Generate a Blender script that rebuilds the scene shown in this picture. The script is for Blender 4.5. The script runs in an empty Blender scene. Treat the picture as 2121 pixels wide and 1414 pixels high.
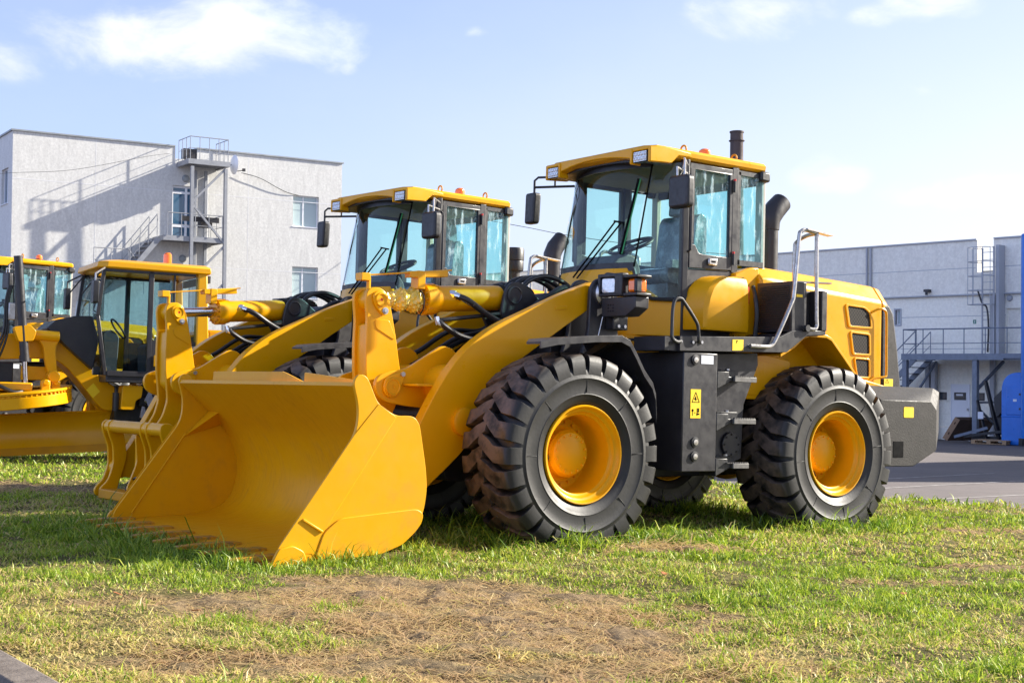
import bpy, bmesh, math, random
import numpy as np
from mathutils import Vector, Matrix
random.seed(7); RNG = np.random.default_rng(11)
PI = math.pi
scn = bpy.context.scene; COL = scn.collection

# ------------------------------------------------------------------ mesh helpers
OFF = Vector((0, 0, 0))          # shift applied to every mesh that is built
class MB:
    def __init__(s): s.v = []; s.f = []
    def add(s, vs, fs):
        o = len(s.v); s.v += [tuple(v) for v in vs]; s.f += [tuple(i + o for i in f) for f in fs]; return s
    def box(s, x0, x1, y0, y1, z0, z1):
        return s.add([(x, y, z) for x in (x0, x1) for y in (y0, y1) for z in (z0, z1)],
                     [(0, 1, 3, 2), (4, 6, 7, 5), (0, 4, 5, 1), (2, 3, 7, 6), (0, 2, 6, 4), (1, 5, 7, 3)])
    def bar(s, a, b, w, h=None, up=(0, 0, 1)):           # a box along a-b, w across, h along up
        a = Vector(a); b = Vector(b); h = h or w; d = (b - a).normalized(); u = Vector(up)
        if abs(d.dot(u)) > .98: u = Vector((0, 1, 0))
        l = d.cross(u).normalized(); u = l.cross(d)
        vs = [p + l * (i * w / 2) + u * (j * h / 2) for p in (a, b) for i in (-1, 1) for j in (-1, 1)]
        return s.add(vs, [(0, 1, 3, 2), (4, 6, 7, 5), (0, 4, 5, 1), (2, 3, 7, 6), (0, 2, 6, 4), (1, 5, 7, 3)])
    def prism(s, poly, a0, a1, ax='y'):
        def P(p, a): return {'y': (p[0], a, p[1]), 'z': (p[0], p[1], a), 'x': (a, p[0], p[1])}[ax]
        n = len(poly)
        return s.add([P(p, a0) for p in poly] + [P(p, a1) for p in poly],
                     [tuple(range(n)), tuple(range(2 * n - 1, n - 1, -1))] + [(i, (i + 1) % n, n + (i + 1) % n, n + i) for i in range(n)])
    def loft(s, rings, close=True, cap=True):
        n = len(rings[0]); vs = [p for r in rings for p in r]; fs = []
        for k in range(len(rings) - 1):
            for i in range(n if close else n - 1):
                j = (i + 1) % n; fs.append((k * n + i, k * n + j, (k + 1) * n + j, (k + 1) * n + i))
        if cap and close: fs += [tuple(range(n)), tuple(range(len(vs) - 1, len(vs) - n - 1, -1))]
        return s.add(vs, fs)
    def tube(s, pts, r, n=10, closed=False):
        P = [Vector(p) for p in pts]; m = len(P); R = r if isinstance(r, (list, tuple)) else [r] * m
        T = []
        for i in range(m):
            a = P[(i - 1) % m] if closed or i else P[i]; b = P[(i + 1) % m] if closed or i < m - 1 else P[i]
            T.append((b - a).normalized())
        u = Vector((0, 0, 1)) if abs(T[0].z) < .9 else Vector((1, 0, 0))
        u = (u - T[0] * u.dot(T[0])).normalized(); rings = []
        for i in range(m):
            u = (u - T[i] * u.dot(T[i])).normalized(); w = T[i].cross(u)
            rings.append([P[i] + (u * math.cos(t) + w * math.sin(t)) * R[i] for t in [2 * PI * k / n for k in range(n)]])
        if closed: rings.append(rings[0]); return s.loft(rings, True, False)
        return s.loft(rings)
    def cyl(s, a, b, r0, r1=None, n=24): return s.tube([a, b], [r0, r0 if r1 is None else r1], n)
    def lathe(s, prof, org=(0, 0, 0), ax='y', n=48, closed=False):
        ox, oy, oz = org; rings = []
        for k in range(n):
            t = 2 * PI * k / n; c, q = math.cos(t), math.sin(t)
            rings.append([{'y': (ox + r * c, oy + h, oz + r * q), 'z': (ox + r * c, oy + r * q, oz + h), 'x': (ox + h, oy + r * c, oz + r * q)}[ax] for r, h in prof])
        rings.append(rings[0])
        return s.loft(rings, closed, False)
    def ball(s, c, r, n=16, sq=(1, 1, 1)):
        c = Vector(c); pr = [(r * math.sin(PI * k / n) + 1e-5, -r * math.cos(PI * k / n)) for k in range(n + 1)]
        o = len(s.v); s.lathe(pr, (0, 0, 0), 'z', n * 2)
        for i in range(o, len(s.v)): x, y, z = s.v[i]; s.v[i] = (c.x + x * sq[0], c.y + y * sq[1], c.z + z * sq[2])
        return s
    def mir(s):                                            # mirrored across y = 0
        m = MB(); m.v = [(x, -y, z) for x, y, z in s.v]; m.f = [tuple(reversed(f)) for f in s.f]; return m
    def join(s, o): return s.add(o.v, o.f)
    def obj(s, name, m, parent=None, bevel=0, ang=35, seg=2):
        me = bpy.data.meshes.new(name); me.from_pydata([(Vector(v) + OFF)[:] for v in s.v], [], s.f)
        bm = bmesh.new(); bm.from_mesh(me); bmesh.ops.remove_doubles(bm, verts=bm.verts, dist=1e-5)
        bmesh.ops.recalc_face_normals(bm, faces=bm.faces); bm.to_mesh(me); bm.free()
        for p in me.polygons: p.use_smooth = True
        me.set_sharp_from_angle(angle=math.radians(ang))
        o = bpy.data.objects.new(name, me); COL.objects.link(o); me.materials.append(m)
        if parent: o.parent = parent
        if bevel:
            b = o.modifiers.new('bevel', 'BEVEL'); b.width = bevel; b.segments = seg; b.limit_method = 'ANGLE'; b.angle_limit = math.radians(32)
        return o
def bez(pts, n=8):                                         # smooth curve through points (Catmull-Rom)
    P = [Vector(p) for p in pts]; P = [P[0] * 2 - P[1]] + P + [P[-1] * 2 - P[-2]]; out = []
    for i in range(1, len(P) - 2):
        for k in range(n):
            t = k / n; a, b, c, d = P[i - 1:i + 3]
            out.append(.5 * ((2 * b) + (c - a) * t + (2 * a - 5 * b + 4 * c - d) * t * t + (3 * b - a - 3 * c + d) * t ** 3))
    return out + [P[-2]]
def fillet(poly, r, n=4, skip=()):                         # rounded corners of a 2-D polygon
    out = []; m = len(poly)
    for i in range(m):
        p, a, b = Vector(poly[i]), Vector(poly[i - 1]), Vector(poly[(i + 1) % m])
        ri = r[i] if isinstance(r, (list, tuple)) else r
        if i in skip or ri <= 0: out.append(p[:]); continue
        ra, rb = min(ri, (a - p).length * .45), min(ri, (b - p).length * .45)
        q0, q1 = p + (a - p).normalized() * ra, p + (b - p).normalized() * rb
        for k in range(n + 1):
            t = k / n; out.append((q0 * (1 - t) ** 2 + p * 2 * t * (1 - t) + q1 * t * t)[:])
    return out
def curve2(pts, n=6): return [p[:2] for p in bez([(a, b, 0) for a, b in pts], n)]
def arc(cx, cz, r, a0, a1, n=8): return [(cx + r * math.cos(math.radians(a0 + (a1 - a0) * k / n)), cz + r * math.sin(math.radians(a0 + (a1 - a0) * k / n))) for k in range(n + 1)]

def empty(name, loc=(0, 0, 0), label=None, cat=None, group=None):
    o = bpy.data.objects.new(name, None); COL.objects.link(o); o.location = loc; o.empty_display_size = .2
    return tag(o, label, cat, group)
def tag(o, label=None, cat=None, group=None, kind=None):
    if label: o['label'] = label
    if cat: o['category'] = cat
    if group: o['group'] = group
    if kind: o['kind'] = kind
    return o
def copy_tree(o, parent=None, skip=()):
    c = o.copy(); COL.objects.link(c); c.parent = parent
    for ch in list(o.children):
        if ch.name.split('.')[0] not in skip: copy_tree(ch, c, skip)
    return c

# ------------------------------------------------------------------ materials
def nn(nt, typ, **kw):
    n = nt.nodes.new(typ)
    for k, v in kw.items():
        if k.startswith('i_'): n.inputs[k[2:].replace('_', ' ')].default_value = v
        else: setattr(n, k, v)
    return n
def newmat(name):
    m = bpy.data.materials.new(name); m.use_nodes = True; nt = m.node_tree
    return m, nt, nt.nodes['Principled BSDF']
def noise(nt, scale, detail=4, co='Object', rough=.6, sc=None):
    tc = nt.nodes.new('ShaderNodeTexCoord'); n = nn(nt, 'ShaderNodeTexNoise', i_Scale=scale, i_Detail=detail, i_Roughness=rough)
    if sc:
        mp = nn(nt, 'ShaderNodeMapping', i_Scale=sc); nt.links.new(tc.outputs[co], mp.inputs[0]); nt.links.new(mp.outputs[0], n.inputs['Vector'])
    else: nt.links.new(tc.outputs[co], n.inputs['Vector'])
    return n.outputs['Fac']
def ramp(nt, fac, stops):
    r = nt.nodes.new('ShaderNodeValToRGB'); e = r.color_ramp.elements
    while len(e) < len(stops): e.new(.5)
    for k, (p, c) in enumerate(stops): e[k].position = p; e[k].color = (*c, 1) if len(c) == 3 else c
    nt.links.new(fac, r.inputs[0]); return r.outputs[0]
def mix(nt, fac, a, b, mode='MIX'):
    n = nn(nt, 'ShaderNodeMix', data_type='RGBA', blend_type=mode)
    for sock, val in ((0, fac), (6, a), (7, b)):
        if hasattr(val, 'is_output'): nt.links.new(val, n.inputs[sock])
        else: n.inputs[sock].default_value = val if not isinstance(val, tuple) else ((*val, 1) if len(val) == 3 else val)
    return n.outputs[2]
def mathn(nt, op, a, b=None, clamp=False):
    n = nn(nt, 'ShaderNodeMath', operation=op, use_clamp=clamp)
    for i, v in enumerate((a, b)):
        if v is None: continue
        if hasattr(v, 'is_output'): nt.links.new(v, n.inputs[i])
        else: n.inputs[i].default_value = v
    return n.outputs[0]
def bump(nt, b, h, strength=.3, dist=.01):
    n = nn(nt, 'ShaderNodeBump', i_Strength=strength, i_Distance=dist); nt.links.new(h, n.inputs['Height']); nt.links.new(n.outputs[0], b.inputs['Normal'])
def mat(name, c, rough=.5, metal=0, c2=None, sc=6, coat=0, bmp=0, bsc=40, rv=.12, spec=.5, lohi=(.4, .7), stretch=None):
    m, nt, b = newmat(name)
    b.inputs['Metallic'].default_value = metal; b.inputs['Specular IOR Level'].default_value = spec
    b.inputs['Coat Weight'].default_value = coat; b.inputs['Coat Roughness'].default_value = .12
    f = noise(nt, sc, 6, sc=stretch)
    if c2: nt.links.new(ramp(nt, f, [(lohi[0], c), (lohi[1], c2)]), b.inputs['Base Color'])
    else: b.inputs['Base Color'].default_value = (*c, 1)
    r = ramp(nt, noise(nt, sc * 3.1, 5), [(.3, (max(.02, rough - rv),) * 3), (.7, (min(1, rough + rv),) * 3)])
    nt.links.new(r, b.inputs['Roughness'])
    if bmp: bump(nt, b, noise(nt, bsc, 5), bmp, .01)
    return m
YEL = mat('yellow_paint', (.75, .355, .0003), .33, c2=(.71, .328, .0003), sc=2.5, coat=.10, spec=.28, rv=.08, bmp=.02, bsc=6)
def worn_yellow(name, lo):
    m, nt, b = newmat(name); f = noise(nt, 2.2, 6); s1 = noise(nt, 5, 9, rough=.75, sc=(1.2, 6, 1.0)); s2 = noise(nt, 46, 5, rough=.7); s3 = noise(nt, 1.1, 4)
    c = ramp(nt, f, [(.3, (.745, .355, .0004)), (.7, (.70, .32, .0006))])
    dirt = mathn(nt, 'MULTIPLY', ramp(nt, s1, [(lo, (0, 0, 0)), (lo + .17, (1, 1, 1))]), ramp(nt, s3, [(.42, (.1,) * 3), (.62, (.8,) * 3)]))
    c = mix(nt, mathn(nt, 'MULTIPLY', dirt, .42), c, (.33, .16, .03)); c = mix(nt, ramp(nt, s2, [(.70, (0, 0, 0)), (.76, (.75,) * 3)]), c, (.20, .11, .05))
    nt.links.new(c, b.inputs['Base Color']); nt.links.new(ramp(nt, s1, [(.3, (.30,) * 3), (.7, (.52,) * 3)]), b.inputs['Roughness']); b.inputs['Specular IOR Level'].default_value = .3; bump(nt, b, s2, .06, .004); return m
YELB = worn_yellow('worn_yellow_paint', .50)
YEL2 = mat('yellow_paint_light', (.73, .345, .0006), .4, c2=(.67, .305, .001), sc=3, coat=.05, spec=.22)
EDGE = mat('scuffed_edge', (.55, .24, .004), .45, c2=(.30, .16, .04), sc=9, spec=.4, lohi=(.46, .62), stretch=(3, .8, 3))
YELD = mat('yellow_paint_matt', (.60, .26, .003), .5, c2=(.50, .22, .008), sc=5, spec=.25, bmp=.03, bsc=20)
DG = mat('dark_grey_paint', (.024, .0225, .026), .42, c2=(.034, .032, .034), sc=4, spec=.42, coat=.05, bmp=.03, bsc=60)
DG2 = mat('dark_grey_rough', (.022, .020, .019), .62, spec=.3, c2=(.038, .034, .032), sc=9, bmp=.28, bsc=60)
BLK = mat('black_plastic', (.014, .014, .016), .45, c2=(.022, .022, .024), sc=9)
BLKM = mat('black_matt', (.006, .006, .007), .9, spec=.08)
HOSE = mat('black_hose', (.013, .013, .014), .38, c2=(.02, .02, .02), sc=30)
CHR = mat('chrome', (.75, .75, .77), .12, 1, rv=.06)
ZINC = mat('zinc_bolt', (.55, .55, .57), .35, 1)
TREAD = mat('step_steel', (.15, .145, .14), .55, .4, c2=(.10, .095, .09), sc=30)
GALV = mat('galvanised_tube', (.52, .50, .48), .35, .85, c2=(.34, .32, .30), sc=22)
ORG = mat('orange_lens', (.95, .19, .005), .12, coat=.6)
RED = mat('red_plastic', (.6, .02, .015), .4)
LENS = mat('lamp_lens', (.75, .78, .8), .12, .35, c2=(.5, .53, .56), sc=60, coat=1)
STK = mat('yellow_sticker', (.95, .62, .005), .45)
WHT = mat('white_label', (.72, .74, .78), .5, c2=(.55, .57, .62), sc=120)
INT = mat('cab_interior', (.05, .055, .06), .7, c2=(.075, .08, .085), sc=8)
LIN = mat('cab_lining', (.42, .41, .36), .8)
HLIN = mat('headliner_fabric', (.13, .14, .14), .85)
SEAT = mat('seat_wrapped', (.12, .16, .19), .3, c2=(.42, .5, .54), sc=7, coat=.8, bmp=.8, bsc=18, lohi=(.5, .72))
FILM = mat('yellow_film', (.80, .60, .10), .22, c2=(.62, .42, .03), sc=9, coat=.6, bmp=.35, bsc=14)
MIRR = mat('mirror_glass', (.8, .83, .86), .03, 1, rv=.01)
CONC = mat('kerb_concrete', (.20, .17, .145), .9, spec=.12, c2=(.12, .10, .085), sc=14, bmp=.5, bsc=60)
STEEL = mat('grey_steel', (.30, .31, .33), .5, .2, c2=(.24, .25, .27), sc=5)
STEELB = mat('blue_grey_steel', (.17, .20, .25), .5, .1, c2=(.13, .155, .20), sc=6)
BLUE = mat('blue_plastic', (.010, .16, .62), .38, c2=(.008, .13, .52), sc=2, coat=.2)
CARD = mat('cardboard', (.40, .25, .15), .85, c2=(.34, .21, .125), sc=7)
CARDD = mat('cardboard_dark', (.10, .062, .042), .85, c2=(.08, .05, .035), sc=5)
WOOD = mat('pallet_wood', (.38, .25, .14), .8, c2=(.27, .17, .09), sc=30, stretch=(1, 9, 9))
WHP = mat('white_frame', (.78, .79, .82), .4)
RUST = mat('rusted_steel', (.055, .042, .043), .8, c2=(.09, .062, .056), sc=.5, stretch=(1, 1, .2), bmp=.2, bsc=3)

def glass_mat(name, tint, rough=.02, f=1.0):
    m, nt, b = newmat(name); nt.nodes.remove(b); out = nt.nodes['Material Output']
    t = nn(nt, 'ShaderNodeBsdfTransparent', i_Color=(*tint, 1)); g = nn(nt, 'ShaderNodeBsdfGlossy', i_Color=(f, f, f, 1), i_Roughness=rough)
    lw = nn(nt, 'ShaderNodeLayerWeight'); fr = mathn(nt, 'ADD', mathn(nt, 'MULTIPLY', mathn(nt, 'POWER', lw.outputs['Facing'], 4.5), .9), .03); mx = nt.nodes.new('ShaderNodeMixShader')
    nt.links.new(fr, mx.inputs[0]); nt.links.new(t.outputs[0], mx.inputs[1]); nt.links.new(g.outputs[0], mx.inputs[2]); nt.links.new(mx.outputs[0], out.inputs[0])
    return m
GLS = glass_mat('cab_glass', (.81, .955, .93))
GLSG = glass_mat('grader_glass', (.70, .82, .85))
def film_glass():
    m, nt, b = newmat('filmed_glass'); b.inputs['Roughness'].default_value = .25; b.inputs['Coat Weight'].default_value = .5
    b.inputs['Base Color'].default_value = (.75, .9, .92, 1); out = nt.nodes['Material Output']
    t = nn(nt, 'ShaderNodeBsdfTransparent', i_Color=(.70, .90, .93, 1)); mx = nt.nodes.new('ShaderNodeMixShader')
    f = noise(nt, 5, 8, sc=(3, 3, .8), rough=.7)
    r = ramp(nt, f, [(.52, (.04,) * 3), (.68, (.5,) * 3)])
    nt.links.new(r, mx.inputs[0]); nt.links.new(t.outputs[0], mx.inputs[1]); nt.links.new(b.outputs[0], mx.inputs[2]); nt.links.new(mx.outputs[0], out.inputs[0])
    bump(nt, b, f, .6, .02); return m
GLSF = film_glass()
def window_mat(name, c, rough=.08):
    m, nt, b = newmat(name); b.inputs['Base Color'].default_value = (*c, 1); b.inputs['Roughness'].default_value = rough; b.inputs['Coat Weight'].default_value = .6
    return m
WPALE = window_mat('pale_blind_glass', (.42, .52, .53)); WBLUE = window_mat('blue_glass', (.05, .12, .20)); WDARK = window_mat('dark_glass', (.05, .06, .07))

def tyre_mat():
    m, nt, b = newmat('tyre_rubber'); tc = nt.nodes.new('ShaderNodeTexCoord'); sp = nt.nodes.new('ShaderNodeSeparateXYZ')
    nt.links.new(tc.outputs['Object'], sp.inputs[0])
    r = mathn(nt, 'SQRT', mathn(nt, 'ADD', mathn(nt, 'MULTIPLY', sp.outputs[0], sp.outputs[0]), mathn(nt, 'MULTIPLY', sp.outputs[2], sp.outputs[2])))
    ay = mathn(nt, 'ABSOLUTE', sp.outputs[1])
    tread = mathn(nt, 'MULTIPLY', mathn(nt, 'SUBTRACT', .285, ay), 14, True)           # the running face, worn and dusty
    tread = mathn(nt, 'MULTIPLY', tread, mathn(nt, 'MULTIPLY', mathn(nt, 'SUBTRACT', r, .725), 60, True))
    d = ramp(nt, noise(nt, 9, 6), [(.36, (0, 0, 0)), (.58, (1, 1, 1))])
    d2 = mathn(nt, 'MULTIPLY', d, tread)
    side = ramp(nt, noise(nt, 3.2, 6), [(.35, (.008, .0078, .0085)), (.75, (.016, .0155, .0155))])
    nt.links.new(mix(nt, mathn(nt, 'MULTIPLY', d2, .85), side, (.13, .092, .070)), b.inputs['Base Color'])
    nt.links.new(ramp(nt, noise(nt, 5, 4), [(.3, (.46,) * 3), (.7, (.60,) * 3)]), b.inputs['Roughness'])
    b.inputs['Specular IOR Level'].default_value = .48
    bump(nt, b, noise(nt, 45, 6), .16, .006); return m
TYRE = tyre_mat()
def mesh_mat():                                             # perforated sheet metal
    m, nt, b = newmat('perforated_sheet'); tc = nt.nodes.new('ShaderNodeTexCoord')
    mp = nn(nt, 'ShaderNodeMapping', i_Rotation=(0, math.radians(45), 0)); nt.links.new(tc.outputs['Object'], mp.inputs[0])
    v = nn(nt, 'ShaderNodeTexVoronoi', i_Scale=36, i_Randomness=0.); nt.links.new(mp.outputs[0], v.inputs['Vector'])
    nt.links.new(ramp(nt, v.outputs['Distance'], [(.40, (.002, .002, .003)), (.55, (.040, .035, .030))]), b.inputs['Base Color']); b.inputs['Roughness'].default_value = .7; b.inputs['Specular IOR Level'].default_value = .15
    return m
PERF = mesh_mat()
# ------------------------------------------------------------------ the wheel loader, x forward, y to its left, z up; axle coordinates + OFF
OFF = Vector((0, 0, .71))
def tyre_mb():
    t = MB(); half = [(.372, .22), (.378, .25), (.395, .268), (.43, .280), (.452, .290), (.457, .2935), (.462, .290), (.52, .297), (.572, .299), (.578, .303), (.584, .299), (.615, .2955), (.642, .289), (.670, .262), (.688, .20), (.692, .08)]
    t.lathe(half + [(r, -y) for r, y in reversed(half)], n=104)
    N = 26; p = 2 * PI / N
    for s in (1, -1):
        for k in range(N):
            ph = (k + (.5 if s < 0 else 0)) * p; st = [(.2965, .660, .605, -.01, .385), (.2935, .703, .59, -.01, .37), (.283, .732, .63, 0, .355), (.262, .755, .655, .0, .345), (.165, .775, .675, .04, .33), (.085, .779, .675, .32, .32), (-.03, .779, .675, .66, .24)]
            rings = []
            for y, rt, rb, d, hw in st:
                c = ph + d * p * 1.0; q = hw * p
                rings.append([(r * math.cos(a), s * y, r * math.sin(a)) for r, a in ((rb, c - q * 1.13), (rt, c - q), (rt, c + q), (rb, c + q * 1.13))])
            t.loft(rings)
    for k in range(8):                                      # moulded radial marks on the sidewall
        a = 2 * PI * (k + .3) / 8
        for s in (1, -1): t.bar((.47 * math.cos(a), s * .2945, .47 * math.sin(a)), (.565 * math.cos(a), s * .2985, .565 * math.sin(a)), .004, .006, up=(0, 1, 0))
    return t
def rim_mb():
    r = MB(); prof = [(.368, .215), (.377, .262), (.377, .27), (.371, .277), (.362, .275), (.352, .25), (.340, .238), (.326, .236), (.320, .222), (.314, .212), (.302, .205), (.297, .19), (.294, .0), (.28, -.04), (.001, -.04)]
    r.lathe(prof, n=72)
    r.lathe([(.368, -.215), (.377, -.27), (.362, -.275), (.34, -.24), (.30, -.2), (.295, -.05), (.28, -.045), (.001, -.045)], n=48)
    r.cyl((.285, .075, .0), (.225, .075, .0), .026, .03, 14)
    return r
def hub_mb():
    h = MB().lathe([(.215, -.04), (.215, -.005), (.20, .0), (.185, .02), (.183, .075), (.172, .085), (.166, .105), (.155, .113), (.001, .114)], n=40)
    for k in range(14):
        a = 2 * PI * k / 14; h.cyl((.143 * math.cos(a), .105, .143 * math.sin(a)), (.143 * math.cos(a), .124, .143 * math.sin(a)), .009, n=6)
    for k in range(20):
        a = 2 * PI * (k + .5) / 20; h.cyl((.245 * math.cos(a), -.05, .245 * math.sin(a)), (.245 * math.cos(a), -.02, .245 * math.sin(a)), .012, n=6)
    return h
def build_wheel(parent, name='wheel'):
    global OFF
    sv = OFF; OFF = Vector((0, 0, 0))
    w = rim_mb().obj(name, YEL2, parent, ang=40); t = tyre_mb().obj('tyre', TYRE, w, ang=42, bevel=.006, seg=1); hub_mb().obj('hub', YEL2, w, ang=40)
    MB().add([(.298 * math.cos(a), y, .298 * math.sin(a)) for a in (.28, .40) for y in (.20, .115)], [(0, 1, 3, 2)]).obj('inspection_label', WHT, w)
    for o in (t,): o.modifiers['bevel'].limit_method = 'ANGLE'
    MB().cyl((.19, .05, .02), (.235, .10, .02), .024, n=10).obj('valve_bracket', DG, w)
    OFF = sv; return w

def bucket(L):
    H = 1.455
    outer = [(2.06, .49), (1.78, .245), (1.64, .10), (1.545, -.07), (1.505, -.25), (1.535, -.45), (1.64, -.575), (1.83, -.635), (2.15, -.655), (2.60, -.672)]
    inner = [(2.60, -.648), (2.15, -.63), (1.84, -.61), (1.66, -.55), (1.56, -.43), (1.53, -.25), (1.568, -.08), (1.66, .085), (1.80, .225), (2.07, .465)]
    o2 = curve2(outer, 5); i2 = curve2(inner, 5)
    b = MB().prism(o2 + i2, -H + .03, H - .03).obj('bucket', YELB, L, ang=40)
    side = [(2.60, -.672), (2.585, -.585)] + [(2.06, .13), (2.035, .22), (2.035, .34), (2.07, .455)] + [(2.075, .49), (2.055, .53), (2.015, .545), (1.97, .525), (1.885, .35), (1.74, .27), (1.60, .275), (1.55, .22), (1.49, -.08), (1.475, -.22), (1.495, -.37), (1.56, -.50), (1.66, -.585), (1.83, -.645), (2.16, -.668)]
    side = fillet(side, .05, 3)
    for s in (1, -1):
        MB().prism(side, s * (H - .028), s * H).obj('side_plate', YELB, b, bevel=.004)
    wear = fillet([(2.33, -.66), (2.27, -.49), (2.15, -.40), (1.56, -.355), (1.505, -.385), (1.515, -.45), (1.57, -.515), (1.67, -.595), (1.84, -.652), (2.16, -.672)], .035, 3)
    cut = [(2.61, -.675), (2.592, -.58), (2.06, .145), (1.88, .35), (1.74, .262), (2.27, -.49), (2.34, -.665)]
    for s in (1, -1):
        MB().prism(wear, s * H, s * (H + .012)).obj('wear_plate', YELB, b, bevel=.005)
        MB().prism(cut, s * H, s * (H + .005)).obj('side_cutter', YELB, b, bevel=.003)
        MB().prism(fillet([(2.67, -.71), (2.60, -.58), (2.50, -.56), (2.42, -.60), (2.38, -.71)], .02, 2), s * (H + .006), s * (H + .035)).obj('corner_bit', YELB, b, bevel=.006)
        w = MB(); w.bar((2.425, s * (H + .008), -.40), (2.28, s * (H + .012), -.485), .016, .016); w.obj('weld_seam', YELB, b, bevel=.004)
        MB().add([(2.02, s * 1.42, .02), (1.66, s * 1.42, .13), (1.78, s * 1.42, .26), (1.79, s * 1.22, .24)], [(0, 1, 3), (1, 2, 3), (0, 3, 2), (0, 2, 1)]).obj('gusset', YELB, b)
        fl = [Vector(p) for p in ((2.44, s * (H - .03), -.60), (2.0, s * (H - .03), .05))]
        MB().tube(fl, .007, 6).obj('weld_bead', YELB, b)
    MB().prism([(2.30, -.685), (2.72, -.69), (2.72, -.665), (2.30, -.650)], -H, H).obj('cutting_edge', EDGE, b, bevel=.003)
    for k in range(8):
        y = -1.36 + k * 2.72 / 7
        t = MB().loft([[(2.45, y - .06, -.66), (2.45, y + .06, -.66), (2.45, y + .06, -.625), (2.45, y - .06, -.625)], [(2.70, y - .045, -.665), (2.70, y + .045, -.665), (2.70, y + .045, -.625), (2.70, y - .045, -.625)],
                       [(2.90, y - .034, -.66), (2.90, y + .034, -.66), (2.90, y + .034, -.64), (2.90, y - .034, -.64)]]); t.obj('tooth', EDGE, b, bevel=.005)
    MB().prism([(-.93, .48), (-.92, .562), (.27, .562), (.33, .552), (.60, .49), (.60, .48)], 1.985, 2.0, 'x').obj('spill_guard', YELB, b, bevel=.003)
    MB().prism([(.62, .48), (.62, .555), (1.42, .50), (1.42, .48)], 1.985, 2.0, 'x').obj('spill_guard', YELB, b, bevel=.003)
    for y in (-.62, -.46, -.07, .07, .46, .62):
        MB().prism(fillet([(1.60, .13), (1.33, -.02), (1.30, -.42), (1.44, -.54), (1.60, -.565), (1.532, -.45), (1.508, -.25), (1.542, -.07), (1.625, .085)], .02, 2), y - .018, y + .018).obj('hinge_plate', YELB, b, bevel=.005)
    return b

def coupler(L):                                             # quick coupler frame without a bucket
    def cp(y0, y1): return MB().prism(fillet([(1.44, .10), (1.36, .085), (1.33, .02), (1.30, -.10), (1.27, -.26), (1.32, -.45), (1.36, -.56), (1.36, -.65), (1.53, -.66), (1.55, -.58), (1.46, -.50), (1.41, -.34), (1.42, -.16), (1.48, -.02), (1.49, .06)], .05, 3), y0, y1)
    c = MB().cyl((1.415, -.60, .03), (1.415, .62, .03), .062, n=24).obj('quick_coupler', YEL, L, ang=40)
    for y in (-.62, -.50, .20, .32, .62): cp(y - .016, y + .016).obj('coupler_plate', YEL, c, bevel=.006)
    MB().box(1.37, 1.56, -.48, .62, -.665, -.575).obj('lower_bar', YELD, c, bevel=.01)
    for y in (-.02,): MB().prism(fillet([(1.42, -.02), (1.36, -.06), (1.28, -.26), (1.36, -.58), (1.5, -.58), (1.39, -.3)], .06, 3), y - .014, y + .014).obj('rib', YEL, c, bevel=.004)
    MB().box(1.20, 1.28, -.30, .30, -.62, -.1).obj('back_plate', YEL, c, bevel=.006)
    h = MB()
    h.tube(bez([(1.42, -.12, -.57), (1.43, -.11, -.50), (1.42, .05, -.44), (1.42, .10, -.47), (1.40, .14, -.57)]), .011, 8); h.cyl((1.42, -.14, -.575), (1.42, -.14, -.53), .02, n=8); h.obj('latch_hose', HOSE, c)
    return c

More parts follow.
